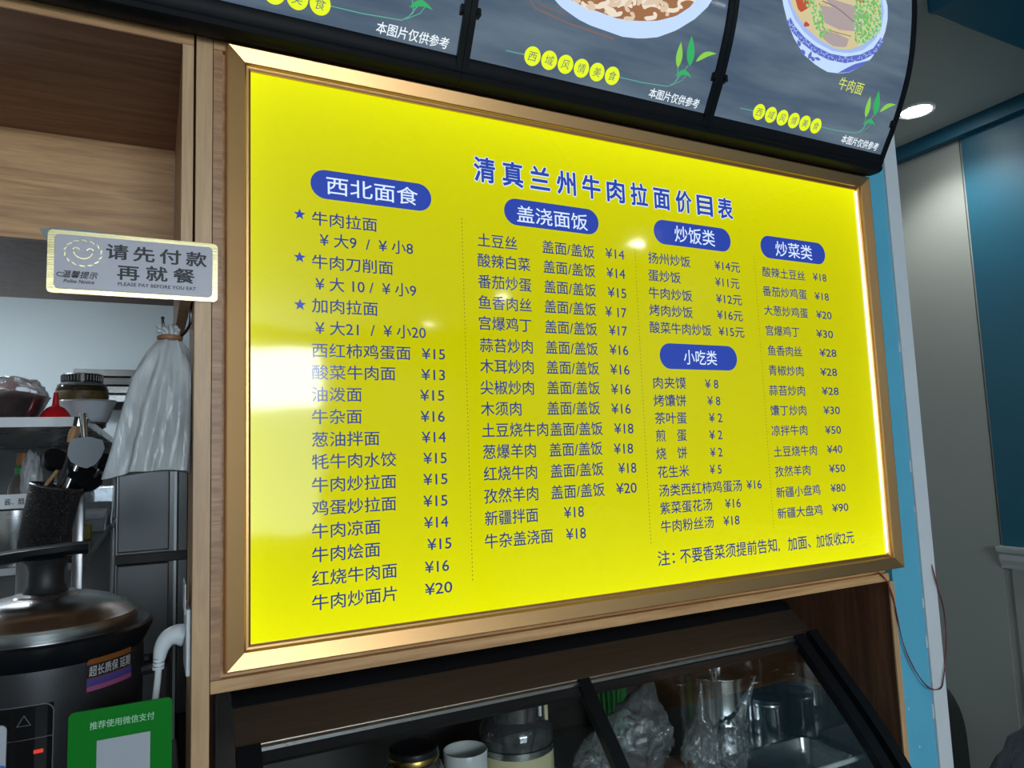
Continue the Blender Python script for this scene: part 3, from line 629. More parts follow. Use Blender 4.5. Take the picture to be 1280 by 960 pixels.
# ------------------------------------------------------------------ polite notice plate on the post
sg = empty('notice_plate', (-.165, -.012, 1.81), 'white and gold acrylic notice plate with smiley face asking to pay before eating', 'sign')
SX0, SX1, SZ0, SZ1 = -.2805, -.0500, 1.812, 1.9065
M_goldpl = principled('gold_mirror_plate', (.66, .58, .33), .22, 1, col2=(.42, .36, .18), vscale=12, stretch=(1, 1, 40))
M_plw = principled('white_acrylic', (.52, .50, .56), .12)
t = MB(); slab(t, rrect(SX0, SX1, SZ0, SZ1, .007), -.0045, -.0005); t.build('gold_plate', M_goldpl, sg)
t = MB(); slab(t, rrect(SX0 + .009, SX1 - .008, SZ0 + .007, SZ1 - .007, .006), -.008, -.0045); face = t.build('white_plate', M_plw, sg)
t = MB()
for k in range(22):
    z = SZ0 + .008 + k * .0037; t.box(SX0 + .0015, SX0 + .0085, -.0058, -.0045, z, z + .0017); t.box(SX1 - .0078, SX1 - .001, -.0058, -.0045, z, z + .0017)
t.build('edge_ribs', M_goldpl, sg)['kind'] = 'stuff'
fs = lambda u, v: (u, -.0084, v)
def sgp(px, py): p = at(px, py, y=-.008); return p.x, p.z
def sgtext(s, x0, y0, x1, y1, em, bold, name='notice_text', shear=0):
    a = sgp(x0, y0); c = sgp(x1, y1); t = MB(); add_text(t, s, fs, a[0], c[0], (a[1] + c[1]) / 2, em, bold, shear); t.build(name, M_ink, face)
for s, x0, y0, x1, y1 in (('请', 133, 314, 160, 316), ('先', 167, 317.5, 193, 319), ('付', 200, 320.5, 226, 322), ('款', 233, 323.5, 258, 325)): sgtext(s, x0, y0, x1, y1, .0245, .022)
for s, x0, y0, x1, y1 in (('再', 147, 340, 174, 342), ('就', 183, 342, 209, 343), ('餐', 217, 344, 243, 346)): sgtext(s, x0, y0, x1, y1, .0245, .022)
sgtext('PLEASE PAY BEFORE YOU EAT', 147.5, 354.5, 245, 361, .0075, .015)
sgtext('温馨提示', 78, 342, 122, 345, .0115, .02, shear=.25); sgtext('Polite Notice', 80, 350.5, 118, 353, .0075, .02, shear=.25)
a = sgp(71, 342); t = MB(); strip(t, [(a[0] + .0035 + .0035 * math.cos(u), a[1] - .0005 + .003 * math.sin(u)) for u in [k * .5 for k in range(1, 12)]], .0012, fs); t.build('swash', M_ink, face)
cx, cz = sgp(104, 316.5); t = MB(); r0 = .0215
for k in range(14):
    u0 = k * 2 * PI / 14; strip(t, [(cx + (r0 + .0004 * j) * 1.05 * math.cos(u0 + j * .07), cz + (r0 + .0004 * j) * .86 * math.sin(u0 + j * .07)) for j in range(6)], [.0006, .0014, .002, .002, .0014, .0006], fs)
strip(t, [(cx + .0125 * math.cos(u), cz + .004 + .0125 * math.sin(u)) for u in [PI * 1.08 + k * PI * .84 / 14 for k in range(15)]], .0016, fs)
for sx_ in (-1, 1):
    strip(t, [(cx + sx_ * .009 + .004 * math.cos(u), cz + .0045 + .003 * math.sin(u)) for u in [k * PI / 8 for k in range(9)]], .0014, fs)
t.build('smiley_face', M_goldpl, face, label='gold smiley face')
t = MB(); slab(t, [(-.292, 1.907), (-.272, 1.911), (-.235, 1.912), (-.13, 1.905), (-.068, 1.898), (-.068, 1.86), (-.27, 1.87)], .0005, .0025)
o = t.build('clear_backing_sheet', clear('old_clear_sheet', (.5, .6, .6), .05, .1, 1, milk=.45, milkcol=(.35, .42, .44))); tag(o, 'thin grey plastic sheet peeking out above the white notice plate', 'sheet')

# ------------------------------------------------------------------ hook and bundle of plastic bags
o = MB().tube(smooth_pts([(-.0845, .075, 1.825), (-.0860, .072, 1.80), (-.088, .070, 1.785), (-.097, .066, 1.770), (-.110, .062, 1.764), (-.122, .060, 1.772), (-.127, .058, 1.785), (-.1275, .056, 1.792)], 6), .0023, 8)
o.lathe((-.1275, .056, 1.7935), [(0, -.003), (.0022, -.002), (.003, 0), (.0022, .002), (0, .003)], 12)
o.box(-.0865, -.0838, .067, .082, 1.79, 1.835, bev=.0006)
o = o.build('wall_hook', principled('dark_chrome_hook', (.12, .12, .12), .2, 1), smooth=True); tag(o, 'dark metal hook screwed to the side of the wooden post', 'hook')
bc = Vector((-.120, .062, 0)); bun = empty('plastic_bag_bundle', (-.14, .062, 1.545), 'bundle of milky white plastic bags hanging from the hook', 'bag')
t = bmesh.new(); rows = []; H = 26; K = 96
for i in range(H + 1):
    u = i / H; z = 1.762 - .217 * u; cxx = -.117 - .020 * u ** 1.1 - .006 * u * u; rx = .013 + .046 * min(1, (u / .30)) ** .7 * .62 + .023 * u; ry = rx * .62
    ring = []
    for k in range(K):
        a = 2 * PI * k / K; fold = 1 + .13 * min(1, u * 4) * math.sin(a * 7 + 2.2 * math.sin(u * 2) + 1.3 * math.sin(3 * a)) + .05 * math.sin(a * 17 + u * 3) * min(1, u * 3)
        nz = noise.noise(Vector((math.cos(a) * 2, math.sin(a) * 2, u * 5))) * .006
        zz = z - (.004 * math.sin(a * 2 + 1) + .008 * noise.noise(Vector((a * 1.5, 3, 1)))) * u ** 6
        x_ = cxx + (rx * fold + nz) * math.cos(a)
        ring.append(t.verts.new((min(x_, -.0855), .065 + (ry * fold + nz) * math.sin(a) , zz)))
    rows.append(ring)
for a, b in zip(rows, rows[1:]):
    for k in range(K): t.faces.new((a[k], b[k], b[(k + 1) % K], a[(k + 1) % K]))
t.faces.new(rows[-1][::-1])
mb = MB(); mb.add(t); mb.build('bags', M_film, bun, smooth=80)
t = MB(); 
for k in range(9):
    a = k * .7; t.tube(smooth_pts([(-.117 + .011 * math.cos(a), .062 + .008 * math.sin(a), 1.758), (-.116 + .010 * math.cos(a), .062 + .007 * math.sin(a), 1.772), (-.120 + .016 * math.cos(a), .062 + .009 * math.sin(a), 1.778 + .006 * math.sin(k * 2.1))], 3), .0042, 6)
t.build('gathered_top', M_film, bun, smooth=80)
t = MB(); t.lathe((-.117, .062, 1.762), [(.0150, -.004), (.0185, -.002), (.0185, .003), (.0145, .005)], 24, M=Matrix.Diagonal((1, .72, 1, 1))); t.build('rubber_band', principled('brown_rubber', (.23, .10, .04), .5), bun, smooth=True)

# ------------------------------------------------------------------ socket, plug and cord
sk = MB(); sk.box(-.0905, -.0840, .02, .115, 1.235, 1.335, bev=.002); sk = sk.build('wall_socket', M_white); tag(sk, 'white wall socket plate on the side of the wooden post', 'socket')
MB().box(-.0925, -.0906, .03, .105, 1.325, 1.372, bev=.001).build('socket_cover', M_white, sk)
pg = empty('power_plug', (-.10, .07, 1.24), 'white angled power plug with its cord in the wall socket', 'plug')
pp = smooth_pts([(-.0915, .07, 1.288), (-.103, .07, 1.290), (-.115, .069, 1.286), (-.123, .067, 1.274), (-.1265, .066, 1.258)], 5)
MB().tube(pp, .01, 14, taper=[.0175 - .0085 * (i / (len(pp) - 1)) for i in range(len(pp))]).build('plug_body', M_white, pg, smooth=True)
t = MB()
for k in range(3): t.lathe((-.1268 - .0004 * k, .066, 1.2565 - .006 * k), [(.0055, -.0015), (.0085, -.0022), (.0085, .0018), (.0055, .002)], 16)
t.build('strain_relief', M_white, pg, smooth=True)
MB().tube(smooth_pts([(-.127, .066, 1.256), (-.128, .066, 1.23), (-.131, .068, 1.20), (-.134, .072, 1.17), (-.136, .09, 1.10), (-.13, .12, 1.03), (-.11, .13, .985)], 6), .0050, 10).build('cord', M_white, pg, smooth=True)

# ------------------------------------------------------------------ counter, green payment card, white card
ct = empty('serving_counter', (-.45, .2, 0), 'dark service counter under the rice cooker, in the kitchen opening', 'counter')
MB().box(-.85, -.0860, -.22, .555, .955, .975, bev=.003).build('worktop', principled('dark_worktop', (.05, .05, .05), .35), ct)
MB().box(-.84, -.0870, -.18, .545, 0, .955).build('cabinet_body', M_dwood, ct)
M_pay = principled('green_card_print', (.001, .165, .010), .45, spec=.12); M_qr = principled('white_card_print', (.36, .38, .42), .4, spec=.3); M_pt = principled('pale_green_lettering', (.36, .60, .42), .5, spec=.2)
def paystand(name, x0, x1, top, mat, label):
    e_ = empty(name, ((x0 + x1) / 2, -.1, .975), label, 'sign'); t = MB(); slab(t, rrect(x0, x1, .978, top, .007), -.1035, -.1005); c_ = t.build('card', mat, e_)
    MB().box(x0 + .01, x1 - .01, -.125, -.06, .975, .979, bev=.001).build('foot', M_clear, e_); return c_
gc = paystand('payment_sign', -.2315, -.1115, 1.2440, M_pay, 'green standing payment card with blank white code panel in front of the cooker')
fg = lambda u, v: (u, -.1040, v)
def gpnt(px, py): p = at(px, py, y=-.104); return p.x, p.z
t = MB(); add_text(t, '推荐使用微信支付', fg, gpnt(112, 910)[0], gpnt(193, 892)[0], (gpnt(112, 909)[1] + gpnt(193, 893)[1]) / 2, .0105, .006); t.build('card_text', M_pt, gc)
t = MB(); a = gpnt(121, 927); c = gpnt(188, 913); slab(t, [(a[0], 1.13), (c[0], 1.13), (c[0], (a[1] + c[1]) / 2), (a[0], (a[1] + c[1]) / 2)], -.1042, -.1036); t.build('white_panel', M_qr, gc)
wc = paystand('payment_sign', -.405, -.2965, 1.243, M_qr, 'white standing card with a blue lower part at the bottom left picture corner')
t = MB(); slab(t, rrect(-.4049, -.2966, .98, 1.196, .004), -.1042, -.1036); t.build('blue_panel', principled('blue_card_print', (.02, .12, .45), .3), wc)

# ------------------------------------------------------------------ rice cooker
cx, cy = -.300, .270; rk = empty('rice_cooker', (cx, cy, .975), 'large black rice cooker with a stainless steel lid', 'rice cooker')
MB().lathe((cx, cy, .975), [(0, 0), (0.1249, 0), (0.1388, .008), (0.1452, .04), (0.1489, .15), (0.1508, .262), (0.1480, .285), (0.1388, .287), (0, .287)], 72).build('body', M_cooker, rk, smooth=True)
MB().lathe((cx, cy, 1.249), [(0.1462, 0), (0.1508, .004), (0.1573, .016), (0.1637, .030), (0.1646, .038), (0.1591, .042), (0.1388, .040)], 72, cap=False).build('rim', M_black, rk, smooth=True)
lidp = [(0.1360, 1.276), (0.1397, 1.279), (0.1401, 1.303), (0.1378, 1.308), (0.1323, 1.311), (0.1240, 1.320), (0.1018, 1.332), (0.0740, 1.341), (0.0518, 1.3445), (0.0481, 1.3475), (0.0315, 1.350), (0, 1.352)]
lid = MB().lathe((cx, cy, 0), lidp, 96, cap=False).build('lid', M_steel, rk, smooth=24)
t = MB(); t.lathe((cx, cy, 0), [(.0, 1.348), (.034, 1.350), (.031, 1.354), (.0265, 1.362), (.0255, 1.385), (.029, 1.396), (.038, 1.406), (0, 1.408)], 32)
t.build('knob_stem', M_blackm, lid, smooth=True)
hb = smooth_pts([(cx - .092, cy + .01, 1.408), (cx - .05, cy, 1.414), (cx, cy - .004, 1.418), (cx + .035, cy, 1.420), (cx + .062, cy + .008, 1.420)], 5)
t = bmesh.new(); rings = []
for p in hb:
    rings.append([t.verts.new((p.x, p.y + dy_, p.z + dz_)) for dy_, dz_ in ((-.021, -.003), (-.018, .006), (0, .010), (.018, .006), (.021, -.003), (.012, -.011), (-.012, -.011))])
for a, b in zip(rings, rings[1:]):
    for k in range(7): t.faces.new((a[k], a[(k + 1) % 7], b[(k + 1) % 7], b[k]))
t.faces.new(rings[0]); t.faces.new(rings[-1]); bmesh.ops.recalc_face_normals(t, faces=t.faces[:])
mb = MB(); mb.add(t); mb.build('handle_bar', M_black, lid, smooth=True)
t = MB()
for k in range(3): a = math.radians(-38 + 2.2 * k); t.lathe((cx + .1402 * math.cos(a), cy + .1402 * math.sin(a), 1.289), [(0, 0), (.0016, 0), (.0016, .0008), (0, .0008)], 8, M=Matrix.Rotation(a, 4, 'Z') @ Matrix.Rotation(PI / 2, 4, 'Y'))
t.build('steam_holes', M_ink, lid)
# side handle
t = MB(); t.tube(smooth_pts([(cx + .145, cy - .02, 1.200), (cx + .175, cy - .02, 1.205), (cx + .183, cy + .03, 1.205), (cx + .165, cy + .06, 1.20), (cx + .138, cy + .06, 1.198)], 5), .010, 8); t.build('side_handle', M_blackm, rk, smooth=True)
RB = .1508
def oncyl(px, py, r=RB):
    d = ray(px, py); ox, oy = CAM.x - cx, CAM.y - cy; A = d.x ** 2 + d.y ** 2; B = 2 * (ox * d.x + oy * d.y); Cc = ox * ox + oy * oy - r * r
    q = B * B - 4 * A * Cc
    t_ = (-B - math.sqrt(max(q, 0))) / (2 * A); p = CAM + d * t_; return (math.atan2(p.y - cy, p.x - cx), p.z)
def fc(r): return lambda a, z: (cx + r * math.cos(a), cy + r * math.sin(a), z)
def grid_poly(t, a0, a1, zf0, zf1, r, n=8):
    co = []
    for i in range(n + 1):
        u = i / n; a = a0 + (a1 - a0) * u; co += [fc(r)(a, zf0(u)), fc(r)(a, zf1(u))]
    t.verts(co, [(2 * i, 2 * i + 2, 2 * i + 3, 2 * i + 1) for i in range(n)])
A0 = oncyl(108, 850)[0]; A1 = oncyl(163, 830)[0]
z0 = oncyl(106, 866)[1]; z1 = oncyl(163, 803)[1]; zb = oncyl(110, 848)[1]; hh = (z1 - z0) * 1.30
print('sticker', A0, A1, z0, z1)
def skew(u): return 0
t = MB(); grid_poly(t, A0, A1, lambda u: z0 + .0, lambda u: z0 + hh * (.62 + .38 * min(1, u * 4)), RB + .0010); st = t.build('sticker', principled('orange_sticker', (.20, .065, .015), .35), rk)
t = MB(); grid_poly(t, A0, A1, lambda u: z0 + hh * .28, lambda u: z0 + hh * .56, RB + .0014); t.build('sticker_band', M_ink, st)
t = MB(); grid_poly(t, A0, A1, lambda u: z0, lambda u: z0 + hh * .10, RB + .0014); t.build('sticker_band', principled('pink_sticker_band', (.35, .08, .20), .35), st, label='pink lower band')
t = MB(); grid_poly(t, A0, A1, lambda u: z0 + hh * .10, lambda u: z0 + hh * .26, RB + .0014); t.build('sticker_band', principled('violet_sticker_band', (.08, .06, .25), .35), st, label='violet band')
t = MB(); add_text(t, '超长质保 延期', fc(RB + .0020), A0 + .02, A1 - .03, z0 + hh * .42, hh * .24, .01); t.build('sticker_text', principled('sticker_white', (.5, .5, .5), .4), st)
# control panel with outline, triangle emblem and red indicator
pa0, pa1 = oncyl(-22, 900)[0], oncyl(67, 890)[0]; pz1 = oncyl(50, 880)[1]; pz0 = pz1 - .115
t = MB(); grid_poly(t, pa0, pa1, lambda u: pz0, lambda u: pz1, RB + .0010, 12); pn = t.build('control_panel', principled('gloss_black_panel', (.006, .006, .007), .15), rk)
M_gp = principled('grey_print', (.13, .13, .14), .4)
t = MB(); q = [((u - pa0), v) for u, v in rrect(pa0 * 1 , pa1, pz0, pz1, .012)]
rr_ = .018; pts = [(pa0, pz1)] + [(pa1 - .09 + .09 * math.sin(k * PI / 12), pz1 - .014 + .014 * math.cos(k * PI / 12)) for k in range(7)] + [(pa1, pz0)]
co = []
for i, (a, z) in enumerate(pts):
    A_ = pts[max(i - 1, 0)]; B_ = pts[min(i + 1, len(pts) - 1)]; dx_, dz_ = (B_[0] - A_[0]) * RB, B_[1] - A_[1]; l = math.hypot(dx_, dz_); h = .0008
    co += [fc(RB + .0015)(a - dz_ / l * h / RB, z + dx_ / l * h), fc(RB + .0015)(a + dz_ / l * h / RB, z - dx_ / l * h)]
# subdivide the long straight run so that it follows the round body
t.verts(co[2:], [(2 * i, 2 * i + 1, 2 * i + 3, 2 * i + 2) for i in range(len(pts) - 2)])
grid_poly(t, pa0, pts[1][0], lambda u: pz1 - .0008, lambda u: pz1 + .0008, RB + .0015, 10)
zl = oncyl(30, 925)[1]; grid_poly(t, pa0, pa1, lambda u: zl - .0005, lambda u: zl + .0005, RB + .0015, 10); t.build('panel_outline', M_gp, pn)
tc_ = oncyl(30, 903); t = MB(); s3 = .011
for k in range(3):
    a1_ = PI / 2 + k * 2 * PI / 3; a2_ = a1_ + 2 * PI / 3
    P1 = (tc_[0] + s3 / RB * math.cos(a1_), tc_[1] + s3 * math.sin(a1_)); P2 = (tc_[0] + s3 / RB * math.cos(a2_), tc_[1] + s3 * math.sin(a2_)); Q1 = (tc_[0] + .78 * s3 / RB * math.cos(a1_), tc_[1] + .78 * s3 * math.sin(a1_)); Q2 = (tc_[0] + .78 * s3 / RB * math.cos(a2_), tc_[1] + .78 * s3 * math.sin(a2_))
    t.verts([fc(RB + .0018)(*p) for p in (P1, P2, Q2, Q1)], [(0, 1, 2, 3)])
t.build('triangle_emblem', M_gp, pn)
a = oncyl(42, 940); c = oncyl(54, 937); t = MB(); grid_poly(t, a[0], c[0], lambda u: (a[1] + c[1]) / 2 - .0028, lambda u: (a[1] + c[1]) / 2 + .0028, RB + .0018, 3); t.build('indicator_light', glow('red_indicator', (.8, .05, .02), .8), pn)

# ------------------------------------------------------------------ kitchen: steel rack run and what stands on it
SZ = 1.660
rx1 = -.281
rack = empty('steel_rack', (-.75, 1.7, 0), 'stainless steel kitchen rack running back behind the rice cooker', 'rack')
M_sd = principled('dull_stainless_steel', (.23, .23, .235), .32, 1, rvar=.1, vscale=6)
MB().box(-1.25, rx1, .80, 2.62, SZ, SZ + .023, bev=.002).build('shelf', M_steel, rack)
MB().box(-1.25, rx1 - .005, .82, 2.60, 1.318, 1.338, bev=.002).build('shelf', M_sd, rack)
MB().box(-1.25, rx1 - .005, .82, 2.60, .84, .88, bev=.002).build('shelf', M_steel, rack, label='lower worktop of the rack')
for (px_, py_) in ((-.297, .822), (-1.22, .822), (-.297, 2.585), (-1.22, 2.585), (-.49, 2.2)):
    MB().box(px_ - .012, px_ + .012, py_ - .012, py_ + .012, 0, SZ, bev=.003).build('post', M_sd, rack, smooth=True)
MB().box(-1.20, -.31, 2.60, 2.612, .88, SZ).build('back_panel', principled('dark_steel_back', (.08, .08, .08), .4, 1), rack)
MB().box(-.455 - .4, -.352, .7965, .7995, SZ + .001, SZ + .024).build('edge_label', M_white, rack, label='white strip on the front edge')
o = MB().box(-.352, -.31, .7965, .7995, SZ + .001, SZ + .024).build('edge_label', M_trimw, rack, label='grey strip on the front edge')
# bowl of dried chillies
c1 = Vector((-.465, .95, SZ + .023)); bw = empty('chilli_bowl', c1, 'clear plastic bowl heaped with dark red dried chillies', 'bowl')
MB().lathe(c1, [(.058, 0), (.064, .004), (.088, .058), (.091, .060), (.088, .062), (.062, .007), (0, .004)], 40, cap=False).build('bowl', M_clear2, bw, smooth=True)
t = MB().lathe(c1, [(0, .005), (.060, .006), (.083, .054), (.072, .064), (.045, .074), (0, .080)], 40)
for k in range(90):
    a = rnd.random() * 6.28; r = rnd.random() ** .5 * .075; z = .078 - .024 * (r / .08) ** 1.6; q = c1 + Vector((r * math.cos(a), r * math.sin(a), z)); d_ = Vector((rnd.uniform(-1, 1), rnd.uniform(-1, 1), rnd.uniform(-.3, .5))).normalized() * .008
    t.tube([q - d_, q - d_ * .3, q + d_ * .5, q + d_], .003, 5, taper=[.001, .0035, .003, .0006])
o = t.build('dried_chillies', M_chili, bw, smooth=True); o['kind'] = 'stuff'
t = bmesh.new(); bmesh.ops.create_icosphere(t, subdivisions=4, radius=1)
for v in t.verts: v.co = Vector((v.co.x * .085, v.co.y * .075, max(v.co.z, 0) * .050)) * (1 + .16 * noise.noise(v.co * 3) + .05 * noise.noise(v.co * 9))
mb = MB(); mb.add(t, Matrix.Translation(c1 + Vector((0, 0, .063)))); mb.build('film_cover', M_clear2, bw, smooth=80)
# funnel
c1 = Vector((-.362, .93, SZ + .0235)); o = MB().lathe(c1, [(.0385, 0), (.0375, .004), (.031, .018), (.020, .032), (.0085, .038), (.0075, .045), (.0050, .072), (.0035, .072), (.0060, .04), (.018, .028), (.035, .002)], 40, cap=False).build('funnel', M_red, smooth=True, loc=c1); tag(o, 'red plastic funnel standing upside down on the steel shelf', 'funnel')
# plastic tub and jar
c1 = Vector((-.300, 1.05, SZ + .0235)); o = MB().lathe(c1, [(.046, 0), (.049, .003), (.068, .056), (.072, .058), (.071, .060), (.066, .058), (.047, .005), (0, .004)], 40, cap=False).build('plastic_tub', clear('frosted_tub', (.8, .85, .9), .03, .2, 1, milk=.5, milkcol=(.75, .8, .85)), smooth=True, loc=c1); tag(o, 'frosted plastic tub on the corner of the steel shelf', 'tub')
c1 = Vector((-.345, 1.45, SZ + .0235)); jr = empty('sauce_jar', c1, 'dark sauce jar with a black screw lid on the steel shelf', 'jar')
MB().lathe(c1, [(0, 0), (.055, 0), (.070, .01), (.074, .05), (.074, .130), (.068, .143), (.055, .149), (.055, .155)], 40).build('jar_body', principled('dark_sauce_glass', (.025, .018, .010), .12, coat=.5), jr, smooth=True)
MB().lathe(c1, [(.0746, .092), (.0752, .094), (.0752, .121), (.0746, .123)], 40, cap=False).build('jar_label', principled('gold_olive_label', (.15, .10, .03), .5, var=.7, vscale=50), jr, smooth=True)
t = MB().lathe(c1, [(.070, .1405), (.0705, .144), (.059, .1515), (.0585, .152)], 40, cap=False); t.build('jar_shoulder', M_clear, jr, smooth=True)
t = MB().lathe(c1, [(.056, .152), (.059, .154), (.059, .176), (.056, .179), (0, .179)], 40)
for k in range(40): a = k * PI / 20; t.box(c1.x + .059 * math.cos(a) - .001, c1.x + .059 * math.cos(a) + .001, c1.y + .059 * math.sin(a) - .001, c1.y + .059 * math.sin(a) + .001, c1.z + .156, c1.z + .174)
t.build('jar_lid', M_blacklid, jr)
# stepped steel hood louvres on the back wall
hd = empty('steel_louvres', (-.3, 3.1, 1.85), 'stepped stainless steel louvres on the pale kitchen wall', 'vent')
for k in range(4):
    z = 2.088 - k * .047
    t = MB().box(-.515 + (.06 if k else 0), .10, 3.10 - k * .02, 3.196, z - .036, z, bev=.002); t.build('louvre', M_steel if k != 1 else M_sd, hd)
MB().box(-.50, .10, 3.13, 3.196, 1.88, 2.05).build('backplate', M_blackm, hd)
# things on the middle shelf of the rack
SM = 1.338
def onshelf(name, px, w_, h_, y, prof, mat, lab, cat, smooth=True):
    p = at(px, 620, y=y); c_ = Vector((p.x, y, SM)); o = MB().lathe(c_, [(r * w_, z * h_) for r, z in prof], 36).build(name, mat, smooth=smooth, loc=c_); tag(o, lab, cat); return o
c1 = Vector((-.445, 1.0, SM)); sp = empty('steel_pot', c1, 'shiny steel pot at the left edge with a handwritten white label', 'pot')
MB().lathe(c1, [(0, 0), (.062, 0), (.066, .006), (.066, .125), (.069, .128), (.064, .129), (.063, .01), (0, .008)], 48).build('pot_body', M_steel, sp, smooth=True)
MB().box(-.52, -.410, .925, .9285, SM + .130, SM + .165).build('label_card', M_white, sp)
t = MB(); add_text(t, '酱、醋、', lambda u, v: (u, .9245, v), -.462, -.416, SM + .147, .017, .01); t.build('label_text', M_ink, sp)
c1 = Vector((-.475, 1.30, SM)); bt = empty('sauce_bottle', c1, 'small bottle with green neck band and orange cap behind the steel pot', 'bottle')
MB().lathe(c1, [(0, 0), (.036, 0), (.038, .01), (.038, .17), (.030, .20), (.014, .225), (.014, .24)], 30).build('bottle_body', principled('dark_bottle_glass', (.10, .09, .07), .1, coat=.5), bt, smooth=True)
MB().lathe(c1, [(.0145, .215), (.022, .213), (.022, .232), (.0145, .24)], 24, cap=False).build('neck_band', M_green, bt, smooth=True)
MB().lathe(c1, [(0, .24), (.017, .24), (.019, .25), (.017, .275), (0, .278)], 24).build('bottle_cap', principled('orange_cap', (.30, .10, .03), .4), bt, smooth=True)
c1 = Vector((-.440, 1.18, SM)); t = bmesh.new(); bmesh.ops.create_icosphere(t, subdivisions=4, radius=1)
for v in t.verts: v.co = Vector((v.co.x * .026, v.co.y * .024, v.co.z * .075 + .075)) * (1 + .25 * noise.noise(v.co * 2.5) + .10 * noise.noise(v.co * 8))
mb = MB(); mb.add(t, Matrix.Translation(c1 + Vector((0, 0, .115)))); o = mb.build('crumpled_cloth', M_film, smooth=80, loc=c1); tag(o, 'crumpled white plastic wrap left of the utensil basket', 'plastic wrap')
mb = None
for nm, c1, (r, h), lab in (('plastic_box', Vector((-.335, 1.75, SM)), (.075, .075), 'clear plastic food box on the rack shelf right of the front post'), ('plastic_box', Vector((-.330, 2.15, SM)), (.072, .15), 'taller clear plastic food box at the back of the rack shelf')):
    e_ = empty(nm, c1, lab, 'box'); MB().lathe(c1, [(r * .8, 0), (r * .84, .003), (r, h), (r * 1.05, h + .002), (r * 1.05, h + .006), (r * .98, h + .004), (r * .80, .006), (0, .004)], 4, M=Matrix.Rotation(PI / 4, 4, 'Z'), cap=False).build('box_shell', M_clear, e_); MB().lathe(c1, [(0, .006), (r * .78, .006), (r * .88, h * .6), (0, h * .62)], 4, M=Matrix.Rotation(PI / 4, 4, 'Z')).build('contents', principled('pale_contents', (.35, .36, .36), .6), e_)
c1 = Vector((-.375, 1.30, SM)); o = MB().lathe(c1, [(0, 0), (.04, 0), (.045, .05), (.03, .07), (0, .075)], 30).build('packet', principled('orange_packet', (.30, .08, .03), .5, col2=(.10, .03, .02), vscale=30), smooth=True, loc=c1); tag(o, 'dull orange packet behind the utensil basket', 'packet')
c1 = Vector((-.330, 1.45, SM)); o = MB().box(c1.x - .02, c1.x + .02, c1.y - .02, c1.y + .02, SM, SM + .05, bev=.008).build('packet', principled('yellow_packet', (.28, .25, .03), .5), smooth=True, loc=c1); tag(o, 'small yellow green packet beside the rack post', 'packet')
c1 = Vector((-.395, .98, SM)); o = MB().box(-.40, -.335, .93, 1.0, SM, SM + .016, bev=.006).build('packet', principled('light_blue_packet', (.12, .25, .32), .5), smooth=True, loc=c1); tag(o, 'flat pale blue packet on the shelf under the basket', 'packet')

# utensil basket, leaning, with ladles and turner
bk0 = Vector((-.3480, .60, 1.385)); ut = empty('utensil_basket', bk0, 'tall black mesh utensil basket leaning behind the cooker handle', 'basket'); ut.rotation_euler = (math.radians(4), math.radians(11), 0)
W_ = world_of(ut)
def utw(t, name, mat, par=ut, smooth=True, label=None):
    t.bm.transform(W_); return t.build(name, mat, par, smooth=smooth, label=label)
M_mesh = principled('black_perforated_metal', (.03, .03, .032), .35, .6)
nm_ = M_mesh.node_tree; vo = nm_.nodes.new('ShaderNodeTexVoronoi'); vo.inputs['Scale'].default_value = 300; tcn = nm_.nodes.new('ShaderNodeTexCoord'); bpn = nm_.nodes.new('ShaderNodeBump'); bpn.inputs['Distance'].default_value = .004
nm_.links.new(tcn.outputs['Object'], vo.inputs['Vector']); nm_.links.new(vo.outputs[0], bpn.inputs['Height']); nm_.links.new(bpn.outputs[0], nm_.nodes['Principled BSDF'].inputs['Normal'])
utw(MB().lathe((0, 0, 0), [(0, .0), (.040, .0), (.043, .004), (.0455, .018), (.0490, .14), (.0465, .14), (.043, .02), (0, .006)], 60), 'basket_shell', M_mesh)
utw(MB().lathe((0, 0, .14), [(.0465, 0), (.0500, -.001), (.0507, .002), (.0490, .004), (.0465, .003)], 60, cap=False), 'rim', M_sd)
def tool(name, lab, cat, base, tip, parts, rz=0):
    e_ = empty(name, W_ @ Vector(base), lab, cat); return e_
tb = W_
# stand the tools in world space, from inside the basket up to their heads
def V(px, py, y): return at(px, py, y=y)
base = W_ @ Vector((0, 0, .02))
tn = empty('turner', base, 'steel turner with a broad grey blade above the utensil basket', 'utensil')
b0 = V(103, 516, .60); b1 = V(106, 552, .60); t = MB(); t.tube([base, b1 + Vector((0, .012, -.01)), b0], .007, 10, taper=[.005, .0065, .008]); t.build('handle', M_chrome, tn, smooth=True)
bl = [V(*p, .585) for p in [(91, 548), (112, 546), (128, 550), (131, 560), (126, 572), (118, 581), (108, 585.5), (98, 583), (88, 577), (84, 569), (86, 556)]]
t = bmesh.new(); a = [t.verts.new(p) for p in bl]; b = [t.verts.new(p + Vector((0, .0035, 0))) for p in bl]; t.faces.new(a); t.faces.new(b[::-1])
for k in range(len(a)): t.faces.new((a[k], b[k], b[(k + 1) % len(a)], a[(k + 1) % len(a)]))
bmesh.ops.recalc_face_normals(t, faces=t.faces[:]); mb = MB(); mb.add(t); mb.build('blade', principled('grey_blade', (.19, .22, .25), .5), tn)
tg = empty('tongs', base + Vector((.004, 0, 0)), 'dark tongs with a brown wooden grip beside the turner handle', 'utensil')
t = MB(); t.tube([base + Vector((-.01, 0, 0)), V(84, 575, .60), V(96, 521, .60)], .004, 8); t.tube([base + Vector((-.005, .01, 0)), V(90, 580, .61), V(108, 523, .61)], .004, 8); t.build('arm', M_darkpot, tg, smooth=True)
MB().tube([V(87, 553, .595), V(92, 541, .595), V(95, 533, .595)], .0085, 10, taper=[.006, .0095, .006]).build('grip', M_woodh, tg, smooth=True)
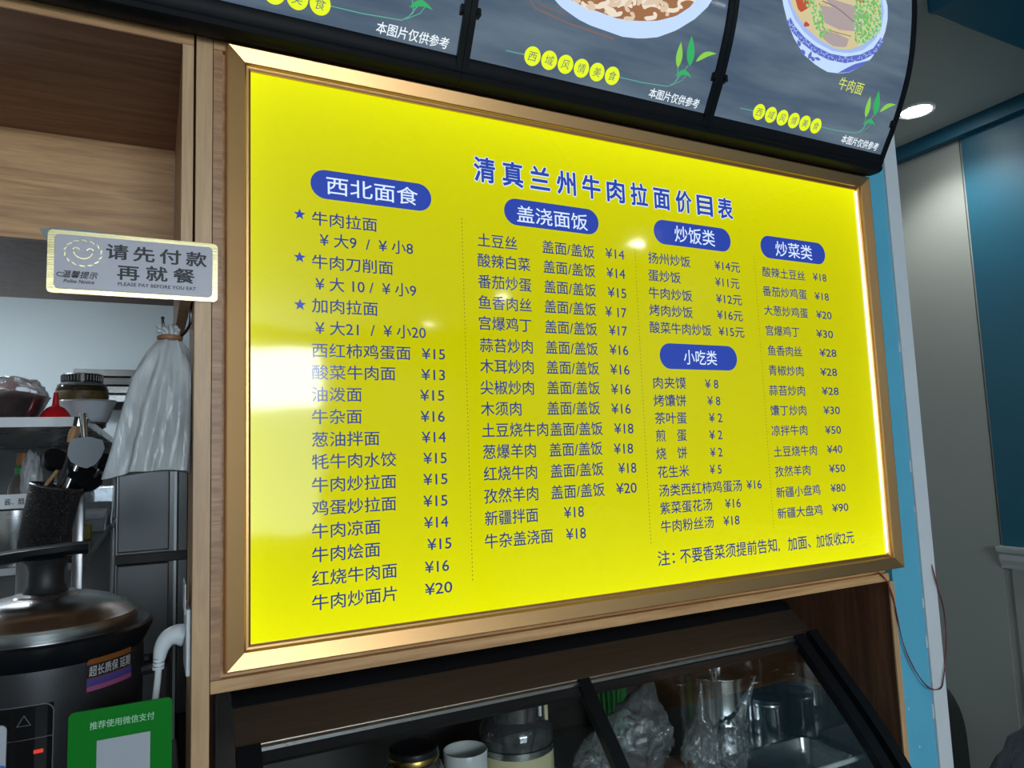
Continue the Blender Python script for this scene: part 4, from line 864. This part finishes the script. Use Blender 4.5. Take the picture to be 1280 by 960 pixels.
ws_ = empty('wooden_spoon', base + Vector((-.012, -.01, 0)), 'thin pale wooden stick in the utensil basket', 'utensil'); MB().tube([base + Vector((-.015, -.02, .0)), V(56, 608, .57), V(72, 588, .56)], .0035, 10).build('stick', M_woodh, ws_, smooth=True)
for (p0, p1, rr_, lab) in (((66, 592), (68, 577), .026, 'black ladle leaning left in the utensil basket'), ((104, 612), (106, 600), .032, 'black ladle leaning right in the utensil basket'), ((92, 600), (98, 592), .026, 'black ladle in the middle of the utensil basket'), ((130, 582), (132, 580), .020, 'black spoon head just right of the turner blade')):
    c_ = V(*p1, .62); e_ = empty('ladle', c_, lab, 'utensil', 'black ladles in the basket')
    MB().tube([base + Vector((0, .01, .01)), V(*p0, .625)], .0045, 8).build('handle', M_blackm, e_, smooth=True)
    t = MB(); t.lathe(c_, [(rr_, .012), (rr_ * .95, 0), (rr_ * .7, -rr_ * .5), (0, -rr_ * .75), (0, -rr_ * .70), (rr_ * .66, -rr_ * .44), (rr_ * .93, .004)], 28, M=Matrix.Rotation(.9, 4, 'X') @ Matrix.Rotation(.5, 4, 'Y')); t.build('bowl', M_black, e_, smooth=True)
# support block the basket stands on: an upturned tin
o = MB().lathe((-.345, .612, .84), [(0, 0), (.046, 0), (.046, .535), (0, .535)], 40).build('storage_tin', M_sd, smooth=True, loc=(-.345, .612, .84)); tag(o, 'dull steel tin under the utensil basket, hidden by the cooker', 'tin')
o = MB().box(-.46, -.22, .565, .79, 0, .8395, bev=.004).build('low_cupboard', M_blackm, loc=(-.34, .69, 0)); tag(o, 'black low cupboard behind the rice cooker', 'cupboard')

# tall stainless refrigerator and dark gap, steel panels behind the bags
fr = empty('refrigerator', (-.12, 2.2, 0), 'tall stainless steel refrigerator behind the hanging bags', 'refrigerator')
M_fr = principled('refrigerator_steel', (.20, .21, .22), .42, 1, rvar=.1, vscale=2.2, stretch=(3, 3, .7))
MB().box(-.262, -.060, 2.02, 2.58, .02, 1.66).build('body', M_sd, fr)
MB().box(-.258, -.078, 1.985, 2.019, 1.235, 1.655, bev=.004).build('door', M_fr, fr); MB().box(-.258, -.078, 1.985, 2.019, .55, 1.185, bev=.004).build('door', M_fr, fr)
MB().box(-.262, .10, 1.975, 1.990, 1.190, 1.228, bev=.003).build('rail', principled('dark_rail', (.05, .05, .05), .4, 1), fr)
pn2 = empty('steel_cupboard', (.03, 2.2, 0), 'narrow steel cupboard right of the refrigerator beyond the post', 'cupboard')
MB().box(-.035, .20, 2.02, 2.58, .02, 1.66).build('body', M_blackm, pn2); MB().box(-.045, -.012, 1.995, 2.019, .6, 1.65, bev=.002).build('door', M_fr, pn2); MB().box(-.006, .19, 1.995, 2.019, .6, 1.65, bev=.002).build('door', M_sd, pn2)

# ------------------------------------------------------------------ glass display case in the niche
X0, X1 = -.005, 1.40
case = empty('display_case', ((X0 + X1) / 2, .3, 0), 'black framed countertop display case with a sloping curved glass front', 'display case')
out = smooth_pts([Vector(p) for p in [(.160, 1.066), (.105, 1.010), (.013, .915), (-.070, .815), (-.125, .72), (-.15, .62)]], 5)
DZ = .745
FR = 1
t = MB().extrude_x([(.62, 1.128), (.250, 1.134), (.236, 1.127), (.226, 1.115), (.40, 1.10), (.62, 1.10)], X0, X1); t.build('top_moulding', M_black, case, smooth=30)
t = MB().extrude_x([(.2255, 1.1140), (.160, 1.0680), (.158, 1.0620), (.166, 1.0600), (.24, 1.105)], X0, X1); t.build('top_panel', M_steelb, case, label='brushed steel band')
t = MB().extrude_x([(.1585, 1.0665), (.1545, 1.0625), (.1550, 1.0560), (.160, 1.0590)], X0, X1); t.build('edge_profile', M_steel, case)
def off(d): 
    r = []
    for i, p in enumerate(out):
        a = out[max(i - 1, 0)]; b = out[min(i + 1, len(out) - 1)]; q = (b - a).normalized(); r.append(Vector((p.x - q.y * -d * -1, p.y + q.x * -d)) if False else p + Vector((-q.y, q.x)) * -d)
    return r
def band(t, xa, xb, d0, d1, i0=0): 
    o0 = [tuple(p) for p in off(d0)][i0:]; o1 = [tuple(p) for p in off(d1)][::-1]; o1 = o1[:len(o1) - i0]
    return t.extrude_x(o0 + o1, xa, xb)
SG = 1
band(MB(), X1 - .030, X1, .018, -.020).build('end_frame', M_black, case, smooth=30)
band(MB(), X1 - .072, X1 - .040, .008, -.014).build('end_frame', M_black, case, smooth=30)
band(MB(), X1 - .041, X1 - .029, -.004, -.022).build('end_frame', M_blackm, case, smooth=30)
band(MB(), X0, X0 + .040, .008, -.020).build('end_frame', M_black, case, smooth=30)
band(MB(), .682, .712, .004, -.014).build('mullion', M_black, case, smooth=30)
MB().extrude_x([(.161, 1.058), (.143, 1.042), (.150, 1.034), (.170, 1.048)], X0, X1).build('gasket', M_blackm, case)
for xa, xb in ((X0 + .040, .682), (.712, X1 - .072)):
    g_ = [tuple(p) for p in off(-.003)][1:]; nn = len(g_); t = MB(); t.verts([(xa, *g) for g in g_] + [(xb, *g) for g in g_], [(k, nn + k, nn + k + 1, k + 1) for k in range(nn - 1)]); t.build('glass', M_glass, case, smooth=True)
MB().box(X0, X1, .0, .62, DZ - .02, DZ).build('deck', M_sd, case)
MB().box(X0, X1, -.145, .62, .30, DZ - .02).build('base', M_blackm, case)
MB().box(X0, X1, .605, .62, DZ, 1.10).build('rear_panel', principled('dim_rear_panel', (.035, .033, .03), .5), case)
MB().box(X0, X1, -.14, .62, 0, .30).build('plinth', M_blackm, case)
t = MB(); pl_ = [tuple(p) for p in off(-.012)]; t.verts([(X0 + .004, *p) for p in pl_] + [(X0 + .004, .60, pl_[-1][1]), (X0 + .004, .60, 1.10)], [tuple(range(len(pl_) + 2))]); t.build('end_glass', M_glass, case)
t = MB(); t.verts([(X1 - .004, *p) for p in pl_] + [(X1 - .004, .60, pl_[-1][1]), (X1 - .004, .60, 1.10)], [tuple(range(len(pl_) + 2))]); t.build('end_glass', M_glass, case)
# stainless shelf inside, on the left and the back
SH = .79
MB().box(.02, 1.385, .20, .60, SH - .012, SH, bev=.001).build('inner_shelf', M_steel, case)
def place(name, x, y, z, prof, mat, lab, cat, n=48, **k):
    c_ = Vector((x, y, z)); o = MB().lathe(c_, prof, n, **k).build(name, mat, smooth=True, loc=c_); return tag(o, lab, cat)
# jar with dark lid and brass rim
c1 = Vector((.352, .28, SH)); jr = empty('lidded_jar', c1, 'round glass jar with a dark lid and brass rim in the display case', 'jar')
MB().lathe(c1, [(0, .002), (.060, .002), (.066, .03), (.066, .11), (.058, .135), (.048, .142)], 48, cap=False).build('jar_glass', clear('jar_glass', (.85, .88, .86), .05, .02, 1.4, milk=.06), jr, smooth=True)
MB().lathe(c1, [(0, .004), (.058, .004), (.062, .06), (0, .065)], 40).build('contents', principled('brown_contents', (.08, .04, .02), .5), jr, smooth=True)
MB().lathe(c1, [(.050, .145), (.053, .147), (.053, .155), (.051, .158)], 48, cap=False).build('lid_rim', M_brass, jr, smooth=True)
MB().lathe(c1, [(0, .143), (.050, .143), (.052, .158), (.050, .168), (.044, .170), (.040, .167), (0, .167)], 48).build('lid', M_blacklid, jr, smooth=True)
mg = place('mug', .468, .28, SH, [(0, 0), (.040, 0), (.043, .004), (.0475, .138), (.0465, .140), (.044, .138), (.040, .008), (0, .006)], M_mug, 'pale blue white ceramic mug in the display case', 'mug')
# cream drinks dispenser with dark clear top
c1 = Vector((.605, .31, SH)); ds = empty('juice_dispenser', c1, 'cream coloured jug with a dark transparent top beside the mug', 'jug')
MB().lathe(c1, [(0, 0), (.080, 0), (.084, .004), (.084, .108), (0, .108)], 56).build('base', M_cream, ds, smooth=True)
MB().lathe(c1, [(.080, .1085), (.0848, .109), (.0848, .122), (.078, .124), (0, .124)], 56).build('collar', M_steel, ds, smooth=True)
MB().lathe(c1, [(.0835, .124), (.0835, .155), (.074, .170), (.066, .178), (.066, .285), (.060, .285), (.060, .178)], 56, cap=False).build('clear_top', clear('smoky_plastic', (.35, .34, .33), .05, .05, 1.2, milk=.05), ds, smooth=True)
MB().lathe(c1 + Vector((-.012, 0, 0)), [(0, .125), (.028, .125), (.028, .27), (0, .27)], 30).build('inner_core', M_blackm, ds, smooth=True)
MB().box(c1.x + .022, c1.x + .028, c1.y - .075, c1.y - .068, c1.z + .19, c1.z + .255, bev=.001).build('stripe', M_white, ds); MB().box(c1.x + .048, c1.x + .056, c1.y - .052, c1.y - .046, c1.z + .17, c1.z + .26).build('stripe', M_cream, ds)
# green basket
gb = empty('green_basket', (1.02, .52, SH), 'green plastic basket with upright slits at the back of the display case', 'basket')
t = MB()
for k in range(20):
    a = 2 * PI * k / 20; t.box(-.006, .006, -.0012, .0012, 0, .155) if False else t.tube([(.990 + .036 * math.cos(a), .510 + .040 * math.sin(a), SH), (.990 + .045 * math.cos(a), .510 + .048 * math.sin(a), SH + .155)], .0052, 6)
t.build('slats', M_green, gb, smooth=True)
MB().lathe((.990, .51, SH + .150), [(.043, 0), (.050, 0), (.051, .010), (.043, .010)], 40, cap=False, M=Matrix.Diagonal((1, 1.05, 1, 1))).build('rim', M_green, gb, smooth=True)
MB().lathe((.990, .51, SH), [(0, 0), (.040, 0), (.040, .006), (0, .006)], 40, M=Matrix.Diagonal((1, 1.05, 1, 1))).build('base', M_green, gb, smooth=True)
# stock pot
c1 = Vector((1.250, .375, SH)); po = empty('stock_pot', c1, 'large shiny stainless steel stock pot in the display case', 'pot')
MB().lathe(c1, [(0, 0), (.092, 0), (.096, .004), (.096, .006 + .03), (.098, .038), (.096, .042), (.096, .150), (.101, .153), (.101, .157), (.094, .156), (.093, .01), (0, .008)], 64).build('pot_body', M_chrome, po, smooth=True)
for a in (-.5, PI - .5): MB().tube(smooth_pts([(c1.x + .096 * math.cos(a + d), c1.y + .096 * math.sin(a + d), SH + .125) if abs(d) > .2 else (c1.x + .118 * math.cos(a + d), c1.y + .118 * math.sin(a + d), SH + .128) for d in (-.3, -.18, .18, .3)], 4), .003, 8).build('handle', M_chrome, po, smooth=True)
def canister(x, y, r, h, z, lab):
    c1 = Vector((x, y, z)); e_ = empty('steel_canister', c1, lab, 'canister')
    MB().lathe(c1, [(0, 0), (r, 0), (r, h * .8), (r * .96, h * .82)], 48).build('body', M_chrome, e_, smooth=True)
    MB().lathe(c1, [(r * .96, h * .82), (r * 1.03, h * .83), (r * 1.03, h * .88), (r * 1.0, h * .90), (r * 1.03, h * .92), (r * 1.03, h * .98), (r * .95, h), (r * .8, h * .985), (0, h * .985)], 48).build('lid', M_steel, e_, smooth=True)
canister(1.340, .275, .040, .095, SH, 'short steel canister right of the stock pot'); canister(1.338, .470, .040, .185, SH, 'tall steel canister behind the stock pot')
# steel tray with rolled rim in front, and lamp tube
tr = empty('steel_tray', (1.24, .13, DZ), 'deep stainless steel tray at the front right of the display case', 'tray')
t = MB(); n_ = 10; o_ = rrect(1.085, 1.375, .030, .190, .03, n_); i_ = rrect(1.10, 1.36, .045, .175, .022, n_); n = len(o_)
t.verts([(x, y, DZ + .062) for x, y in rrect(1.078, 1.382, .023, .197, .035, n_)] + [(x, y, DZ + .060) for x, y in o_] + [(x, y, DZ + .002) for x, y in i_], [(k, (k + 1) % n, n + (k + 1) % n, n + k) for k in range(n)] + [(n + k, n + (k + 1) % n, 2 * n + (k + 1) % n, 2 * n + k) for k in range(n)] + [tuple(range(2 * n, 3 * n))])
t.build('tray_body', M_steel, tr, smooth=30)
a = V(983, 958, .10); b_ = V(1053, 937, .04)
tl = MB().tube([(1.05, .015, DZ + .070), (1.373, .015, DZ + .070)], .006, 12).build('white_rod', principled('white_rod', (.6, .66, .66), .3), smooth=True); tag(tl, 'white rod lying along the front edge of the steel tray', 'rod')
# crumpled clear bags
def crumple(name, c_, size, seed, lab, peaks=(), mat=M_clearbag, sub=5, fine=1):
    t = bmesh.new(); bmesh.ops.create_icosphere(t, subdivisions=sub, radius=1); c_ = Vector(c_)
    for v in t.verts:
        d = v.co.normalized(); q = d * 1.7 + Vector((seed, seed * 2, 0))
        k = 1 + .22 * noise.noise(q) + fine * (.16 * abs(noise.noise(q * 2.3)) + .09 * noise.noise(q * 5) + .04 * noise.noise(q * 11))
        p = Vector((d.x * size[0], d.y * size[1], d.z * size[2])) * k
        for (dirv, amp, wd) in peaks:
            dv = Vector(dirv).normalized(); f__ = max(0, d.dot(dv)); p += dv * amp * f__ ** wd
        p.z = max(p.z, -size[2] * .9); v.co = p
    t.transform(Matrix.Translation(c_ + Vector((0, 0, size[2] * .9)))); mb = MB(); mb.add(t)
    o = mb.build(name, mat, smooth=60, loc=c_); return tag(o, lab, 'bag')
crumple('plastic_bag', (.900, .26, SH), (.088, .070, .085), 1.3, 'large clear crumpled bag beside the black mullion in the display case', [((.35, 0, 1), .075, 14), ((-.9, 0, .3), .02, 6)])
crumple('plastic_bag', (1.005, .150, SH), (.045, .040, .070), 4.1, 'clear crumpled bag with an upright twisted neck in the display case', [((.05, 0, 1), .085, 22)])
crumple('plastic_bag', (1.105, .165, SH), (.045, .042, .060), 7.7, 'clear crumpled bag with its neck leaning right in the display case', [((.55, 0, .8), .12, 26)])
crumple('plastic_bag', (.765, .235, SH), (.050, .05, .055), 9.2, 'small clear crumpled bag at the foot of the black mullion', [((.2, 0, 1), .03, 12)])
for i, (x, y, r) in enumerate(((.88, .25, .05), (.97, .20, .04))):
    c_ = Vector((x, y, SH)); t = bmesh.new(); bmesh.ops.create_icosphere(t, subdivisions=3, radius=r)
    for v in t.verts: v.co *= 1 + .3 * noise.noise(v.co * 40 + Vector((i * 5, 0, 0)))
    for v in t.verts: v.co.z = max(v.co.z * .6, -r * .5)
    t.transform(Matrix.Translation(c_ + Vector((0, 0, r * .5)))); mb = MB(); mb.add(t); o = mb.build('bread_piece', principled('brown_bread', (.10, .05, .03), .7, var=.5, vscale=40), smooth=True, loc=c_)
    tag(o, ['dark brown food piece inside the large clear bag', 'smaller dark brown food piece between the two clear bags'][i], 'food')

# ------------------------------------------------------------------ red and black wire from the board over the blue wall
wr = empty('wire_pair', (1.6, -.01, 1.1), 'thin red and black wire hanging in a loop over the bright blue wall end', 'wire')
wp = [at(1097, 715, y=.0), at(1108, 726, y=-.006), at(1117, 750, y=-.006), at(1121, 770, y=-.006), at(1129, 805, y=-.006), at(1142, 835, y=-.008), at(1156, 855, y=-.012), at(1166, 861.5, y=-.012), at(1176, 860, y=-.010), at(1179, 848, y=-.010), at(1181.5, 820, y=-.009), at(1182, 790, y=-.009), at(1179, 760, y=-.009), at(1172, 735, y=-.009), at(1166, 712, y=-.009), Vector((1.675, .01, 1.26))]
sm = smooth_pts(wp, 6)
for k, (m, dl) in enumerate(((principled('black_wire', (.02, .015, .018), .4), -.0009), (principled('red_wire', (.28, .015, .03), .4), .0009))):
    MB().tube([p + Vector((dl * math.cos(i * .35), -abs(dl) * .5, dl * math.sin(i * .35))) for i, p in enumerate(sm)], .0011, 8).build('strand', m, wr, smooth=True)

# ------------------------------------------------------------------ chair and plastic sack by the right wall
chx, chy = 2.145, .42
chr_ = empty('dining_chair', (chx, chy, 0), 'dark grey upholstered chair with a rounded back behind the white trim', 'chair')
M_ch = principled('dark_grey_upholstery', (.035, .04, .04), .6)
t = bmesh.new(); pts = []
for k in range(25):
    a = PI * k / 24; pts.append((chx + .22 * math.cos(a), (.50 + .265 * math.sin(a) ** .8)))
pts = [(chx + .225, .30)] + pts + [(chx - .225, .30)]
mb = MB(); slab(mb, pts, chy - .03, chy + .03); bmesh.ops.bevel(mb.bm, geom=[e for e in mb.bm.edges if len(e.link_faces) == 2 and e.calc_face_angle(0) > 1.2], offset=.012, segments=3, affect='EDGES'); mb.build('backrest', M_ch, chr_, smooth=50)
MB().box(chx - .22, chx + .22, chy + .03, chy + .47, .40, .47, bev=.02).build('seat', M_ch, chr_, smooth=50)
for sx_ in (-1, 1):
    for yy in (chy, chy + .43): MB().tube([(chx + sx_ * .19, yy, 0), (chx + sx_ * .185, yy, .41)], .014, 10).build('leg', M_black, chr_, smooth=True)
c_ = (2.12, -.05, 0)
crumple('plastic_sack', c_, (.28, .20, .43), 8.8, 'large bluish clear plastic sack at the bottom right picture corner', fine=.35, mat=clear('bluish_plastic', (.70, .76, .84), .01, .2, .8, milk=.45, milkcol=(.13, .16, .20), bump=.9, bscale=16))
